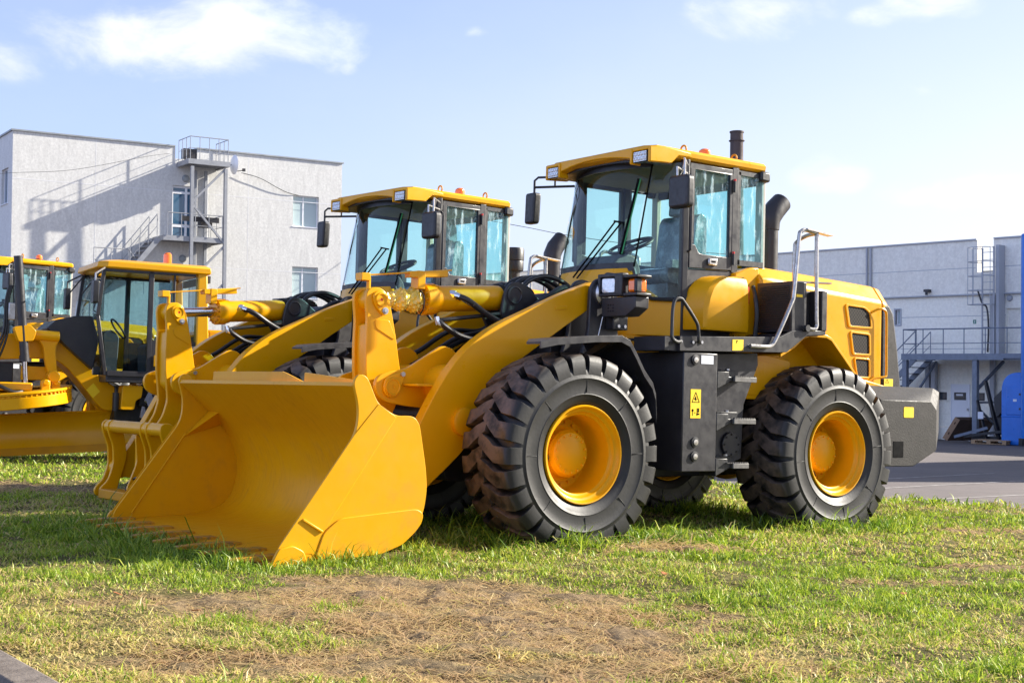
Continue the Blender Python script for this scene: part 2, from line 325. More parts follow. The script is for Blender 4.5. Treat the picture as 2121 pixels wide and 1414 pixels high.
def build_loader():
    L = empty('wheel_loader')
    # --- frames, axles
    fr = MB(); fr.prism(fillet([(.62, -.25), (.75, .30), (.55, .52), (-.30, .60), (-.95, .45), (-1.0, -.15), (-.6, -.28)], .06, 3), -.40, .40); fr.obj('front_frame', BLK, L, bevel=.01)
    fr = MB(); fr.prism(fillet([(-.9, -.1), (-.9, .4), (-1.2, .62), (-3.8, .62), (-3.9, .0), (-3.3, -.22), (-1.3, -.25)], .06, 3), -.46, .46); fr.obj('rear_frame', BLK, L, bevel=.01)
    for x in (0, -2.92):
        a = MB().cyl((x, -.95, 0), (x, .95, 0), .15, n=20); a.ball((x, 0, 0), .31, 12, (1, .9, 1)); a.cyl((x, .55, 0), (x, .82, 0), .21, n=20); a.cyl((x, -.82, 0), (x, -.55, 0), .21, n=20); a.obj('axle', YELD, L)
    # --- wheels
    w = build_wheel(L)
    sites = [(0, 1.08, 0), (-2.92, 1.08, 0), (0, -1.08, 1), (-2.92, -1.08, 1)]
    for k, (x, y, f) in enumerate(sites):
        c = w if k == 0 else copy_tree(w, L)
        c.location = (x, y, .71); c.rotation_euler = (0, [.25, 1.15, .7, 2.0][k], PI * f)
    # --- front towers, pivots
    tw = fillet([(-.57, 1.33), (-.62, 1.41), (-.71, 1.435), (-.82, 1.40), (-.87, 1.30), (-.88, .96), (-.97, .55), (-.97, .2), (-.25, .2), (-.42, .60), (-.56, .98)], .05, 3)
    for s in (1, -1):
        for a, b in ((.66, .70), (.40, .44)):
            t = MB().prism(tw, min(s * a, s * b), max(s * a, s * b)); o = t.obj('arm_tower', DG, L, bevel=.008)
        p = MB().lathe([(.001, 0), (.078, 0), (.085, -.008), (.085, -.03), (.062, -.03), (.058, -.014), (.03, -.014), (.028, .004), (.001, .004)], (0, 0, 0), 'y', 28)
        pm = MB().lathe([(.10, .0), (.10, .02), (.078, .035), (.066, .03), (.05, .034), (.026, .03), (.001, .042)], (-.71, .70, 1.30), 'y', 28)
        (pm if s > 0 else pm.mir()).obj('pivot_pin', ZINC, L)
    # --- fenders front
    fp = [(.46, .835), (.30, .868), (-.07, .905), (-.33, .918), (-.42, .885), (-.49, .79), (-.575, .66), (-.665, .565), (-.70, .48), (-.715, .30)]
    for s in (1, -1):
        inn = [1.20, 1.02, .86, .80, .80, .80, .82, .86, .92, 1.0]; rings = []
        for (x, z), y0 in zip(fp, inn): rings.append([(x, s * y0, z), (x, s * 1.375, z), (x, s * 1.375, z - .052), (x, s * (1.36), z - .052), (x, s * 1.36, z - .018), (x, s * y0, z - .018)])
        MB().loft(rings).obj('front_fender', DG, L, bevel=.004)
        st = MB().bar((-.4, s * .45, .6), (-.30, s * 1.3, .88), .05).bar((-.5, s * .45, .3), (-.62, s * 1.25, .60), .05).box(-.95, -.75, s * .45 if s > 0 else s * .80, s * .80 if s > 0 else s * .45, .1, .62); st.obj('fender_bracket', BLK, L)
    # --- lift arms
    arm = curve2([(-.66, 1.395), (-.36, 1.285), (-.02, 1.135), (.32, .98), (.56, .82), (.71, .67), (.85, .48), (.97, .28), (1.10, .05), (1.24, -.18), (1.34, -.28)], 4) + arc(1.31, -.38, .10, 60, -120, 8) + curve2([(1.22, -.48), (1.05, -.40), (.92, -.27), (.74, -.12), (.60, .01), (.50, .16), (.41, .34), (.32, .50), (.21, .63), (-.03, .79), (-.37, 1.01), (-.62, 1.165)], 4) + arc(-.71, 1.28, .12, -70, -250, 8)
    for s in (1, -1):
        a = MB().prism(arm, min(s * .52, s * .625), max(s * .52, s * .625)).obj('lift_arm', YEL, L, bevel=.006)
        MB().bar((-.38, s * .626, 1.165), (-.26, s * .626, 1.155), .01, .03).obj('stop_block', YEL, a, bevel=.003)
        r = MB().cyl((.35, s * .20, .15), (-.55, s * .42, .2), .075, n=18); r.cyl((.35, s * .22, .15), (.72, s * .45, .12), .04, n=14); r.obj('lift_cylinder', YELD, L)
        MB().lathe([(.11, .0), (.11, .05), (.09, .06), (.001, .06)], (.62, s * .62 if s > 0 else s * .62 - .06, .22), 'y', 24).obj('arm_pin', YEL2, a)
    ct = MB().cyl((.62, -.52, .50), (.62, .52, .50), .165, n=32); ct.obj('cross_tube', YEL, L, ang=40)
    sup = [(1.20, .56), (1.23, .49), (1.21, .41), (1.13, .355), (.95, .33), (.72, .31), (.50, .34), (.44, .50), (.46, .74), (.53, .80), (.62, .815), (.95, .615), (1.07, .60)]
    for s in (1, -1):
        y0, y1 = sorted((s * .27, s * .31)); q = MB().prism(fillet(sup, .05, 3), y0, y1).obj('bellcrank_support', YEL, L, bevel=.006)
        rp = MB(); ya, yb = sorted((s * .31, s * .334)); rp.prism(fillet([(1.155, .545), (.985, .60), (.965, .575), (1.03, .40), (1.10, .385), (1.165, .43)], .06, 4), ya, yb); rp.obj('retainer_plate', YEL, q, bevel=.008)
        pn = MB().lathe([(.001, .004), (.012, .004), (.013, .010), (.052, .010), (.056, .016), (.066, .016), (.068, .0)], (1.085, s * .334, .475), 'y', 28)
        if s < 0: pn = MB().lathe([(.068, 0), (.05, -.012), (.001, -.012)], (1.085, s * .334, .475), 'y', 28)
        pn.obj('pivot_pin', YEL2, q); MB().cyl((1.0, s * .334, .575), (1.0, s * .352, .575), .020, n=6).obj('bolt', ZINC, q)
    MB().box(.55, .98, .305, .52, .485, .503).obj('stiffener', YEL, L, bevel=.003)
    # --- bellcrank
    lev = fillet([(1.215, 1.17), (1.20, 1.225), (1.15, 1.25), (1.08, 1.25), (1.03, 1.215), (1.0, 1.16), (.965, 1.02), (.93, .87), (.90, .70), (.87, .55), (.88, .40), (.96, .22), (1.06, .06), (1.17, -.05), (1.27, -.06), (1.29, .02), (1.20, .16), (1.16, .30), (1.175, .45), (1.195, .60), (1.20, .80), (1.195, 1.0)], .035, 3)
    lv = MB().prism(lev, .075, .112).obj('bellcrank_lever', YEL, L, bevel=.006); MB().prism(lev, -.112, -.075).obj('lever_plate', YEL, lv, bevel=.006)
    MB().prism(fillet([(1.17, .98), (1.06, .93), (.92, .66), (1.0, .3), (1.16, .45), (1.175, .8)], .04, 3), -.075, .075).obj('web_plate', YEL, lv, bevel=.005)
    MB().cyl((1.095, -.074, 1.155), (1.095, .074, 1.155), .085, n=28).obj('rod_eye', YEL, lv)
    rp = MB().prism(fillet([(1.165, 1.20), (1.10, 1.235), (1.035, 1.20), (1.015, 1.06), (1.055, 1.03), (1.09, 1.05), (1.15, 1.12)], .05, 4), .112, .134).obj('retainer_plate', YEL, lv, bevel=.007)
    MB().lathe([(.001, .0), (.010, .0), (.012, .010), (.040, .012), (.044, .018), (.052, .018), (.055, .0)], (1.09, .134, 1.155), 'y', 28).obj('pivot_pin', YEL2, lv)
    MB().cyl((1.09, .134, 1.155), (1.09, .1405, 1.155), .011, n=12).obj('grease_cap', RED, lv)
    MB().cyl((1.05, .134, 1.07), (1.05, .155, 1.07), .020, n=6).cyl((1.05, .134, 1.07), (1.05, .140, 1.07), .027, n=16).obj('bolt', ZINC, lv)
    MB().prism(fillet([(1.13, 1.0), (1.0, 1.0), (.94, .87), (.95, .845), (1.12, .93)], .02, 3), .112, .118).obj('doubler_plate', YEL, lv, bevel=.003)
    ind = MB().bar((1.235, .03, 1.34), (.39, .03, 1.445), .10, .012).obj('level_indicator', YEL, L, bevel=.003)
    MB().box(1.17, 1.25, .0, .10, 1.30, 1.36).obj('indicator_block', YEL, ind, bevel=.004); MB().cyl((1.165, .06, 1.22), (1.165, .06, 1.33), .017, n=10).obj('indicator_rod', YEL, ind)
    br = MB().box(.66, .73, -.01, .10, 1.27, 1.415).bar((.80, .05, 1.38), (.44, .05, 1.41), .09, .05); br.obj('indicator_bracket', YEL, ind, bevel=.004)
    # --- tilt cylinder
    A = Vector((1.09, 0, 1.157)); B = Vector((-.20, 0, 1.262)); dd = (B - A).normalized()
    P = lambda t: A + dd * t
    cy = MB().tube([P(.46), P(.465), P(.56), P(.565), P(.60), P(.605), P(1.17), P(1.23)], [.122, .130, .130, .118, .118, .107, .107, .10], 36).obj('tilt_cylinder', YEL, L, ang=35)
    b = MB(); uu = Vector((0, 1, 0)); vv = dd.cross(uu)
    for k in range(14):
        c = P(.462) + (uu * math.cos(k * PI / 7) + vv * math.sin(k * PI / 7)) * .106; MB().tube([c, c - dd * .022], .011, 6).obj('bolt', YELD, cy)
    MB().tube([P(.05), P(.46)], .047, 24).obj('chrome_rod', CHR, cy)
    ear = fillet([(-.06, 1.12), (-.09, 1.27), (-.13, 1.36), (-.20, 1.395), (-.30, 1.38), (-.42, 1.29), (-.62, 1.15), (-.62, .6), (-.3, .55), (-.2, .9)], .05, 3)
    for s in (1, -1):
        y0, y1 = sorted((s * .12, s * .155)); e = MB().prism(ear, y0, y1).obj('cylinder_ear', BLK, L, bevel=.008)
        MB().lathe([(.078, .0), (.078, .008), (.066, .012), (.060, .004), (.05, .004), (.001, .004)], (-.20, s * .155, 1.275), 'y', 28).obj('pivot_pin', DG, e)
    hs = MB().tube(bez([(.36, .11, 1.235), (.27, .15, 1.20), (.10, .17, 1.10), (-.04, .19, 1.04), (-.16, .22, 1.06), (-.30, .26, 1.17), (-.48, .30, 1.30), (-.62, .30, 1.36), (-.80, .30, 1.34)]), .026, 10); hs.obj('hydraulic_hose', HOSE, L)
    MB().tube([(.38, .09, 1.245), (.36, .115, 1.238), (.22, .16, 1.17)], .024, 10).cyl((.40, .07, 1.25), (.37, .105, 1.242), .034, n=8).obj('hose_fitting', CHR, L)
    MB().tube([(.54, .13, 1.025), (-.05, .14, 1.11)], .017, 10).obj('rigid_pipe', HOSE, L)
    MB().tube(bez([(.54, .13, 1.02), (.50, .15, .98), (.36, .16, .91), (.20, .17, .89), (.03, .18, .95), (-.12, .2, 1.05)]), .024, 10).obj('hydraulic_hose', HOSE, L)
    MB().tube([(.555, .12, 1.05), (.55, .13, 1.0), (.46, .15, .96)], .024, 10).obj('hose_fitting', CHR, L)
    for k, (y, z) in enumerate(((-.25, .74), (-.36, .80), (-.30, .68))):
        MB().tube(bez([(-.5, y, 1.2), (-.25, y - .02, 1.0), (.1, y, z + .17), (.4, y + .02, z), (.6, y + .03, z - .1), (.85, y + .05, z - .28)]), .021, 9).obj('hydraulic_hose', HOSE, L)
    MB().box(-.95, -.45, -.34, .34, .6, 1.22).prism(fillet([(-.5, 1.18), (-.62, 1.33), (-.88, 1.36), (-1.02, 1.2)], .05, 3), -.28, .28).obj('valve_block', BLK, L, bevel=.02)
    for y in (-.2, -.08, .06): MB().tube(bez([(-.48, y, 1.15), (-.36, y, 1.36), (-.58, y, 1.47), (-.85, y, 1.40), (-.98, y, 1.2)]), .022, 9).obj('hydraulic_hose', HOSE, L)
    # --- head lamps on the towers
    for s in (1, -1):
        def Q(m): return m if s > 0 else m.mir()
        h = Q(MB().prism(fillet([(.735, 1.275), (1.02, 1.265), (1.02, 1.43), (.735, 1.475), (.70, 1.45), (.70, 1.30)], .03, 3), -.80, -.70, 'x').box(-.80, -.64, 1.0, 1.19, 1.405, 1.43).box(-.80, -.64, 1.0, 1.19, 1.26, 1.285).box(-.70, -.63, .72, 1.02, 1.42, 1.45).box(-.70, -.63, .72, 1.02, 1.265, 1.29).box(-.70, -.63, .715, .745, 1.27, 1.45).box(-.70, -.63, .925, 1.02, 1.27, 1.44)).obj('headlamp', BLK, L, bevel=.008)
        Q(MB().prism(fillet([(.75, 1.295), (.918, 1.293), (.918, 1.412), (.75, 1.418)], .025, 3), -.70, -.645, 'x')).obj('lens', LENS, h, bevel=.012)
        Q(MB().box(-.775, -.665, 1.045, 1.165, 1.29, 1.40)).obj('indicator_lens', ORG, h, bevel=.02)
        Q(MB().box(-.715, -.655, 1.135, 1.17, 1.29, 1.40)).obj('indicator_frame', BLK, h, bevel=.008)
        Q(MB().prism([(.745, 1.10), (1.05, 1.10), (1.16, 1.165), (1.16, 1.255), (.745, 1.255)], -.80, -.655, 'x')).obj('lamp_bracket', DG, h, bevel=.006)
        bb = MB(); [bb.cyl((-.656, .86 + i * .03, 1.17 + j * .025), (-.653, .86 + i * .03, 1.17 + j * .025), .006, n=8) for i in (-1, 0, 1) for j in (-1, 0, 1) if i or j]
        Q(bb).obj('vent_holes', BLKM, h)
        Q(MB().box(-.90, -.74, .70, .80, 1.0, 1.16)).obj('bracket_plate', BLK, h, bevel=.008)
        bb = MB(); [bb.cyl((x, .80, z), (x, .815, z), .015, n=6) for x, z in ((-.79, 1.03), (-.86, 1.03), (-.86, 1.12))]; Q(bb).obj('bolt', ZINC, h)
    MB().tube([(-.71, .75, 1.29), (-.66, .755, 1.1), (-.61, .757, .92)], .0035, 6).obj('tag_wire', WHP, L)

    # --- cab
    top = lambda y: -1.29 - .12 * (y / .5) ** 2; bot = lambda y: -1.10 - .115 * (y / .5) ** 2
    ws = []
    for k in range(13):
        y = -.5 + k / 12
        ws.append([(bot(y) + (top(y) - bot(y)) * t - .0 + .03 * math.sin(PI * t), y, 1.56 + .95 * t) for t in (0, .25, .5, .75, 1)])
    g = MB().loft(ws, False, False).obj('windshield', GLS, L)
    fr = MB(); base = [Vector((bot(y) + .004, y, 1.56)) for y in np.linspace(-.5, .5, 13)]
    fr.loft([[p + Vector((.003, 0, -.02)), p + Vector((.0, 0, .055)), p + Vector((-.012, 0, .055)), p + Vector((-.012, 0, -.02))] for p in base])
    fr.obj('windshield_frit', BLK, g); fr = MB()
    hd = [Vector((top(y) + .012, y, 2.50)) for y in np.linspace(-.5, .5, 13)]
    fr.loft([[p + Vector((.012, 0, -.035)), p + Vector((.0, 0, .05)), p + Vector((-.02, 0, .05)), p + Vector((-.012, 0, -.035))] for p in hd])
    fr.obj('header_band', BLK, g)
    for s in (1, -1):
        def Q(m): return m if s > 0 else m.mir()
        def qp(u, z):                                       # point on the corner pane; u 0 at the seam, 1 at the door post
            t = (z - 1.56) / .95; x0 = bot(.5) + (top(.5) - bot(.5)) * t; return (x0 + (-1.565 - x0) * u + .03 * math.sin(PI * u), .503 + .23 * u, z)
        n = 8; rows = []
        for k in range(n + 1):
            u = k / n; zb = 1.30 + .26 * max(0, 1 - u / .55) ** 2.2
            rows.append([qp(u, zb + (2.50 - zb) * j / 8) for j in range(9)])
        q = Q(MB().loft(rows, False, False)).obj('corner_glass', GLS, L)
        Q(MB().tube([qp(0, 1.58), qp(0, 2.0), qp(0, 2.5)], .008, 6)).obj('glass_seal', BLKM, q)
        Q(MB().tube([rows[k][0] for k in range(n + 1)], .018, 6)).obj('lower_frit', BLK, q)
        # posts and door
        Q(MB().prism([(-1.555, .70), (-1.56, .745), (-1.62, .755), (-1.625, .70)], 1.30, 2.53, 'z')).obj('front_post', DG, L, bevel=.006)
        d = Q(MB().prism([(-1.63, 1.585), (-2.15, 1.60), (-2.15, 1.715), (-1.80, 1.715), (-1.745, 1.725), (-1.70, 1.79), (-1.63, 1.80)], .715, .755).box(-1.685, -1.63, .715, .753, 1.80, 2.46).box(-2.15, -2.118, .715, .753, 1.70, 2.46).prism([(-1.63, 2.46), (-2.15, 2.46), (-2.15, 2.505), (-1.63, 2.505)], .715, .753)).obj('cab_door', DG, L, bevel=.005)
        Q(MB().prism([(-1.685, 1.80), (-1.70, 1.79), (-1.745, 1.725), (-1.80, 1.715), (-2.118, 1.715), (-2.118, 2.46), (-1.685, 2.46)], .733, .739)).obj('door_glass', GLSF if s > 0 else GLS, d)
        Q(MB().prism(fillet([(-1.70, 1.80), (-1.755, 1.735), (-1.80, 1.728), (-2.105, 1.728), (-2.105, 2.447), (-1.70, 2.447)], .01, 2), .7335, .7345)).obj('glass_edge', GLS, d) if False else None
        hd = Q(MB().box(-1.96, -1.85, .755, .778, 1.625, 1.69)).obj('door_handle', GALV, d, bevel=.012); Q(MB().box(-1.93, -1.88, .7785, .781, 1.65, 1.665)).obj('keyhole', BLKM, hd)
        for z in (1.70, 2.35): Q(MB().cyl((-2.165, .765, z - .05), (-2.165, .765, z + .05), .013, n=10)).obj('door_hinge', BLK, d); Q(MB().cyl((-2.165, .765, z + .051), (-2.165, .765, z + .07), .012, n=8)).obj('hinge_cap', RED, d)
        Q(MB().tube([(-1.60, .765, 1.72), (-1.60, .80, 1.74), (-1.60, .80, 2.35), (-1.60, .765, 2.38)], .012, 8)).obj('grab_rail', BLK, L)
        Q(MB().box(-2.235, -2.155, .70, .75, 1.58, 2.53)).obj('middle_post', DG, L, bevel=.006)
        rq = Q(MB().prism([(-2.24, 1.66), (-2.575, 1.66), (-2.565, 2.51), (-2.24, 2.51)], .731, .737)).obj('rear_side_glass', GLSF if s > 0 else GLS, L)
        Q(MB().box(-2.265, -2.237, .725, .744, 1.66, 2.50).box(-2.57, -2.237, .725, .744, 1.655, 1.705).box(-2.57, -2.237, .725, .744, 2.47, 2.51)).obj('glass_border', BLK, rq)
        Q(MB().box(-2.60, -2.545, .66, .735, 1.64, 2.53)).obj('rear_post', LIN, L, bevel=.006)
        Q(MB().prism([(-1.56, .95), (-1.56, 1.30), (-1.63, 1.58), (-2.24, 1.60), (-2.60, 1.66), (-2.60, .95)], .69, .742)).obj('cab_side_panel', DG, L, bevel=.006)
        Q(MB().box(-2.62, -2.50, .68, .775, 2.44, 2.535)).obj('rear_corner_cover', BLK, L, bevel=.02)
    rings = []
    for y in (-.735, -.68, -.60, -.52, -.45, -.25, 0, .25, .45, .52, .60, .68, .735):
        a = abs(y); u = min(1, max(0, (a - .45) / .285)); fx = lambda x: x - .50 * u ** 1.25
        zt = 1.30 if a > .66 else 1.315 if a > .58 else 1.42 if a > .5 else 1.565
        bx = -1.06 - .10 * (min(a, .45) / .45) ** 2
        rings.append([(max(fx(bx + .05), -1.565), y, .985), (max(fx(bx + .06), -1.56), y, 1.13), (max(fx(bx + .045), -1.555), y, 1.28), (max(fx(bx) - .02 + (.02 if a > .5 else 0), -1.555), y, zt), (max(fx(bx) - .06, -1.60), y, zt), (max(fx(bx) - .06, -1.60), y, 1.03), (-1.62, y, 1.03), (-1.62, y, .985)])
    MB().loft(rings).obj('cab_cowl', YEL, L, bevel=.012, ang=50)
    MB().box(-2.6, -1.62, -.68, .68, .80, 1.30).box(-1.6, -1.2, -.45, .45, .8, .985).box(-1.615, -1.25, -.5, .5, 1.035, 1.28).obj('cab_floor', INT, L)
    MB().box(-1.5, -1.05, -.55, .55, .72, .985).obj('cab_mount', YELD, L, bevel=.02)
    MB().box(-2.60, -2.55, -.70, .70, 1.30, 1.72).box(-2.60, -2.56, -.70, .70, 2.42, 2.52).obj('cab_rear_wall', INT, L)
    MB().prism([(-.66, 1.72), (.66, 1.72), (.66, 2.42), (-.66, 2.42)], -2.583, -2.577, 'x').obj('rear_window', GLS, L)
    MB().prism([(-1.40, -.46), (-1.40, .46), (-1.60, .68), (-2.56, .68), (-2.56, -.68), (-1.60, -.68)], 2.485, 2.505, 'z').obj('cab_headliner', HLIN, L)
    MB().prism(fillet([(-1.20, 1.30), (-1.20, 1.60), (-1.32, 1.72), (-1.47, 1.72), (-1.55, 1.62), (-1.55, 1.30)], .06, 3), -.30, .22).obj('dashboard', INT, L, bevel=.02)
    sw = MB().tube([(-1.56 + .21 * math.cos(t) * .85, .07 + .21 * math.sin(t), 1.82 - .21 * math.cos(t) * .40) for t in np.linspace(0, 2 * PI, 33)[:-1]], .016, 8, True); sw.cyl((-1.56, .07, 1.82), (-1.40, .05, 1.5), .035, n=10)
    for a in (.5, 2.6, 4.7): sw.tube([(-1.56, .07, 1.81), (-1.56 + .20 * math.cos(a) * .85, .07 + .20 * math.sin(a), 1.82 - .20 * math.cos(a) * .40)], .012, 6)
    sw.obj('steering_wheel', BLK, L)
    st = MB().prism(fillet([(-1.85, 1.50), (-1.83, 1.62), (-1.95, 1.66), (-2.24, 1.64), (-2.24, 1.48)], .05, 3), -.26, .26).prism(fillet([(-2.14, 1.60), (-2.20, 2.12), (-2.26, 2.18), (-2.34, 2.14), (-2.34, 1.58)], .05, 3), -.25, .25).prism(fillet([(-2.21, 2.17), (-2.23, 2.36), (-2.31, 2.36), (-2.33, 2.17)], .03, 3), -.14, .14).box(-2.25, -1.88, -.22, .22, 1.30, 1.5).box(-2.2, -1.8, -.36, -.28, 1.62, 1.70).box(-2.2, -1.8, .28, .36, 1.62, 1.70)
    st.obj('driver_seat', SEAT, L, bevel=.03, seg=3)
    MB().tube([(-2.0, -.36, 1.5), (-1.9, -.40, 1.9), (-1.9, -.40, 1.97)], [.012, .012, .03], 8).tube([(-1.9, .44, 1.3), (-1.85, .42, 1.72)], .014, 8).obj('control_lever', BLK, L)
    # roof
    def ol(x0, x1, hw, z, c=.10): return [(x0, -hw + c, z), (x0, hw - c, z), (x0 - c * .6, hw, z), (x1 + .05, hw, z), (x1, hw - .05, z), (x1, -hw + .05, z), (x1 + .05, -hw, z), (x0 - c * .6, -hw, z)]
    def RY(m): m.v = [(x, y * .875 if y < 0 else y, z) for x, y, z in m.v]; return m
    rf = RY(MB().loft([ol(-1.20, -2.60, .74, 2.525), ol(-1.16, -2.61, .762, 2.545), ol(-1.15, -2.615, .765, 2.580), ol(-1.17, -2.605, .745, 2.606), ol(-1.34, -2.50, .60, 2.628), ol(-1.5, -2.3, .4, 2.632)])).obj('roof', YEL, L, ang=28)
    for s in (1, -1):
        def Q(m): return m if s > 0 else RY(m.mir())
        Q(MB().prism([(-1.135, 2.448), (-1.135, 2.585), (-1.30, 2.605), (-1.62, 2.585), (-1.62, 2.545), (-1.47, 2.54), (-1.39, 2.465)], .735, .768).prism([(-1.135, 2.558), (-1.135, 2.588), (-1.40, 2.61), (-1.40, 2.558)], .52, .755).prism([(-1.125, 2.450), (-1.125, 2.585), (-1.22, 2.595), (-1.24, 2.450)], .515, .542)).obj('roof_brow', YEL, rf, bevel=.010)
        Q(MB().box(-1.20, -1.137, .552, .724, 2.460, 2.556)).obj('work_light', BLK, rf, bevel=.008)
        wl = MB()
        for i in range(4):
            for j in range(2): wl.lathe([(.0165, 0), (.018, .006), (.009, .009), (.001, .004)], (-1.136, .578 + i * .040, 2.489 + j * .040), 'x', 12)
        Q(wl.box(-1.1375, -1.135, .558, .718, 2.466, 2.550)).obj('led_array', LENS, rf)
        for ex_ in (-1.78, -2.42): Q(MB().tube([(ex_, .5 + .034 * math.cos(t), 2.672 + .034 * math.sin(t)) for t in np.linspace(0, 2 * PI, 15)[:-1]], .009, 6, True).cyl((ex_, .5, 2.60), (ex_, .5, 2.642), .018, n=10)).obj('lifting_eye', YELD, rf)
    vz = []
    for k in range(13):
        y = -.52 + 1.04 * k / 12; z = 2.495 + .052 * (1 - (abs(y) / .52) ** 2)
        vz.append([(-1.14, y, 2.592), (-1.14, y, z + .01), (-1.18, y, z), (-1.36, y, z + .01), (-1.36, y, 2.60)])
    RY(MB().loft(vz)).obj('roof_visor', YEL, rf, bevel=.006)
    vz = [[(-1.22, -.70 + 1.40 * k / 10, 2.465 + .050 * (1 - (abs(k - 5) / 5) ** 2)), (-1.22, -.70 + 1.40 * k / 10, 2.55), (-1.45, -.70 + 1.40 * k / 10, 2.55), (-1.45, -.70 + 1.40 * k / 10, 2.465 + .050 * (1 - (abs(k - 5) / 5) ** 2))] for k in range(11)]
    RY(MB().loft(vz)).obj('roof_seal', BLK, rf)
    bc = MB().lathe([(.001, .085), (.03, .08), (.050, .064), (.056, .04), (.056, .02), (.060, .0)], (-2.12, .42, 2.65), 'z', 20).obj('beacon', ORG, rf); MB().cyl((-2.12, .42, 2.61), (-2.12, .42, 2.655), .065, n=20).obj('beacon_base', BLK, bc)
    # wipers and wire
    wp = MB(); W = lambda y, z, o=.03: (bot(y) + (top(y) - bot(y)) * (z - 1.56) / .95 + .03 * math.sin(PI * max(0, z - 1.56) / .95) + o, y, z)
    wp.bar(W(-.10, 1.50, .06), W(.30, 1.98), .014, .010).bar(W(-.04, 1.49, .06), W(.36, 1.965), .014, .010).bar(W(.29, 1.985), W(.39, 1.965), .022, .016).bar(W(.435, 2.36, .02), W(.385, 1.69, .02), .020, .026); wp.obj('wiper', BLKM, L)
    MB().bar(W(.452, 2.36, .026), W(.402, 1.69, .026), .005, .010).obj('wiper_strip', mat('green_strip', (.03, .30, .10), .5) if 'green_strip' not in bpy.data.materials else bpy.data.materials['green_strip'], L)
    # mirrors
    m = MB().prism(fillet([(.865, 2.045), (1.105, 2.045), (1.105, 2.325), (.865, 2.325)], .045, 4), -1.345, -1.255, 'x').obj('wing_mirror', BLK, L, bevel=.025, seg=3)
    MB().prism(fillet([(.885, 2.065), (1.085, 2.065), (1.085, 2.305), (.885, 2.305)], .04, 4), -1.349, -1.3455, 'x').obj('mirror_glass', MIRR, m)
    MB().tube([(-1.30, 1.02, 2.32), (-1.30, 1.02, 2.45), (-1.34, .97, 2.475), (-1.58, .76, 2.475)], .010, 8).tube([(-1.30, .93, 2.32), (-1.30, .93, 2.40), (-1.58, .76, 2.40)], .010, 8).tube([(-1.42, .90, 2.475), (-1.42, .87, 2.40)], .010, 8).obj('mirror_bracket', GALV, m)
    m = MB().prism(fillet([(-1.20, 2.10), (-1.06, 2.10), (-1.04, 2.40), (-1.19, 2.40)], .03, 4), -1.385, -1.295, 'x').obj('wing_mirror', BLK, L, bevel=.025, seg=3)
    MB().prism(fillet([(-1.185, 2.115), (-1.075, 2.115), (-1.06, 2.385), (-1.175, 2.385)], .03, 4), -1.389, -1.3855, 'x').obj('mirror_glass', MIRR, m)
    MB().tube([(-1.34, -1.10, 2.39), (-1.34, -1.10, 2.52), (-1.36, -1.07, 2.55), (-1.56, -.76, 2.55)], .012, 8).tube([(-1.34, -1.10, 2.455), (-1.56, -.76, 2.455)], .012, 8).tube([(-1.45, -.92, 2.55), (-1.45, -.92, 2.455)], .010, 8).obj('mirror_bracket', BLK, m)
    # --- platforms, boxes, ladders (both sides), rails
    for s in (1, -1):
        def Q(m): return m if s > 0 else m.mir()
        pf = Q(MB().prism([(-1.02, .83), (-1.02, .95), (-1.5, .968), (-2.20, 1.0), (-2.36, 1.062), (-2.55, 1.075), (-2.79, 1.08), (-2.79, 1.045), (-2.55, 1.03), (-2.29, .872), (-2.2, .865)], 1.27, 1.30).prism([(-.88, .83), (-.88, .945), (-1.02, .95), (-1.02, .83)], .9, 1.27).prism([(-.9, .915), (-.9, .935), (-2.2, .985), (-2.35, 1.04), (-2.79, 1.06), (-2.79, 1.045), (-2.3, 1.0), (-2.2, .96)], .7, 1.27)).obj('platform', DG, L, bevel=.005)
        Q(MB().box(-2.80, -2.73, 1.16, 1.305, 1.08, 1.435).box(-2.80, -2.50, 1.10, 1.16, 1.08, 1.435)).obj('rear_guard', DG, pf, bevel=.006); Q(MB().box(-2.73, -2.52, .86, 1.10, 1.06, 1.40)).obj('dark_recess', BLKM, pf)
        bx = Q(MB().box(-1.462, -1.075, .55, 1.29, -.145, .825)).obj('side_box', DG, L, bevel=.008)
        Q(MB().prism([(-1.463, .825), (-2.14, .862), (-2.15, .76), (-1.98, .41), (-1.96, -.05), (-1.70, -.148), (-1.463, -.14)], .5, 1.10)).obj('rear_box', DG, bx, bevel=.006)
        for x, z in ((-1.20, .765), (-1.215, .095), (-1.212, -.02)):
            k = Q(MB().lathe([(.042, .0), (.042, .012), (.030, .014), (.001, .014)], (x, 1.29, z), 'y', 22)).obj('rubber_plug', BLK, bx); Q(MB().lathe([(.024, .0), (.024, .006), (.001, .008)], (x, 1.304, z), 'y', 18)).obj('plug_bolt', GALV, bx)
        Q(MB().prism(arc(-1.815, .07, .105, 0, 360, 28)[:-1], 1.10, 1.125)).obj('inspection_cover', DG, bx, bevel=.006)
        bb = MB(); [bb.cyl((-1.815 + .085 * math.cos(a), 1.125, .07 + .085 * math.sin(a)), (-1.815 + .085 * math.cos(a), 1.133, .07 + .085 * math.sin(a)), .008, n=6) for a in np.linspace(0, 2 * PI, 9)[:-1]]; Q(bb).obj('cover_bolts', DG2, bx)
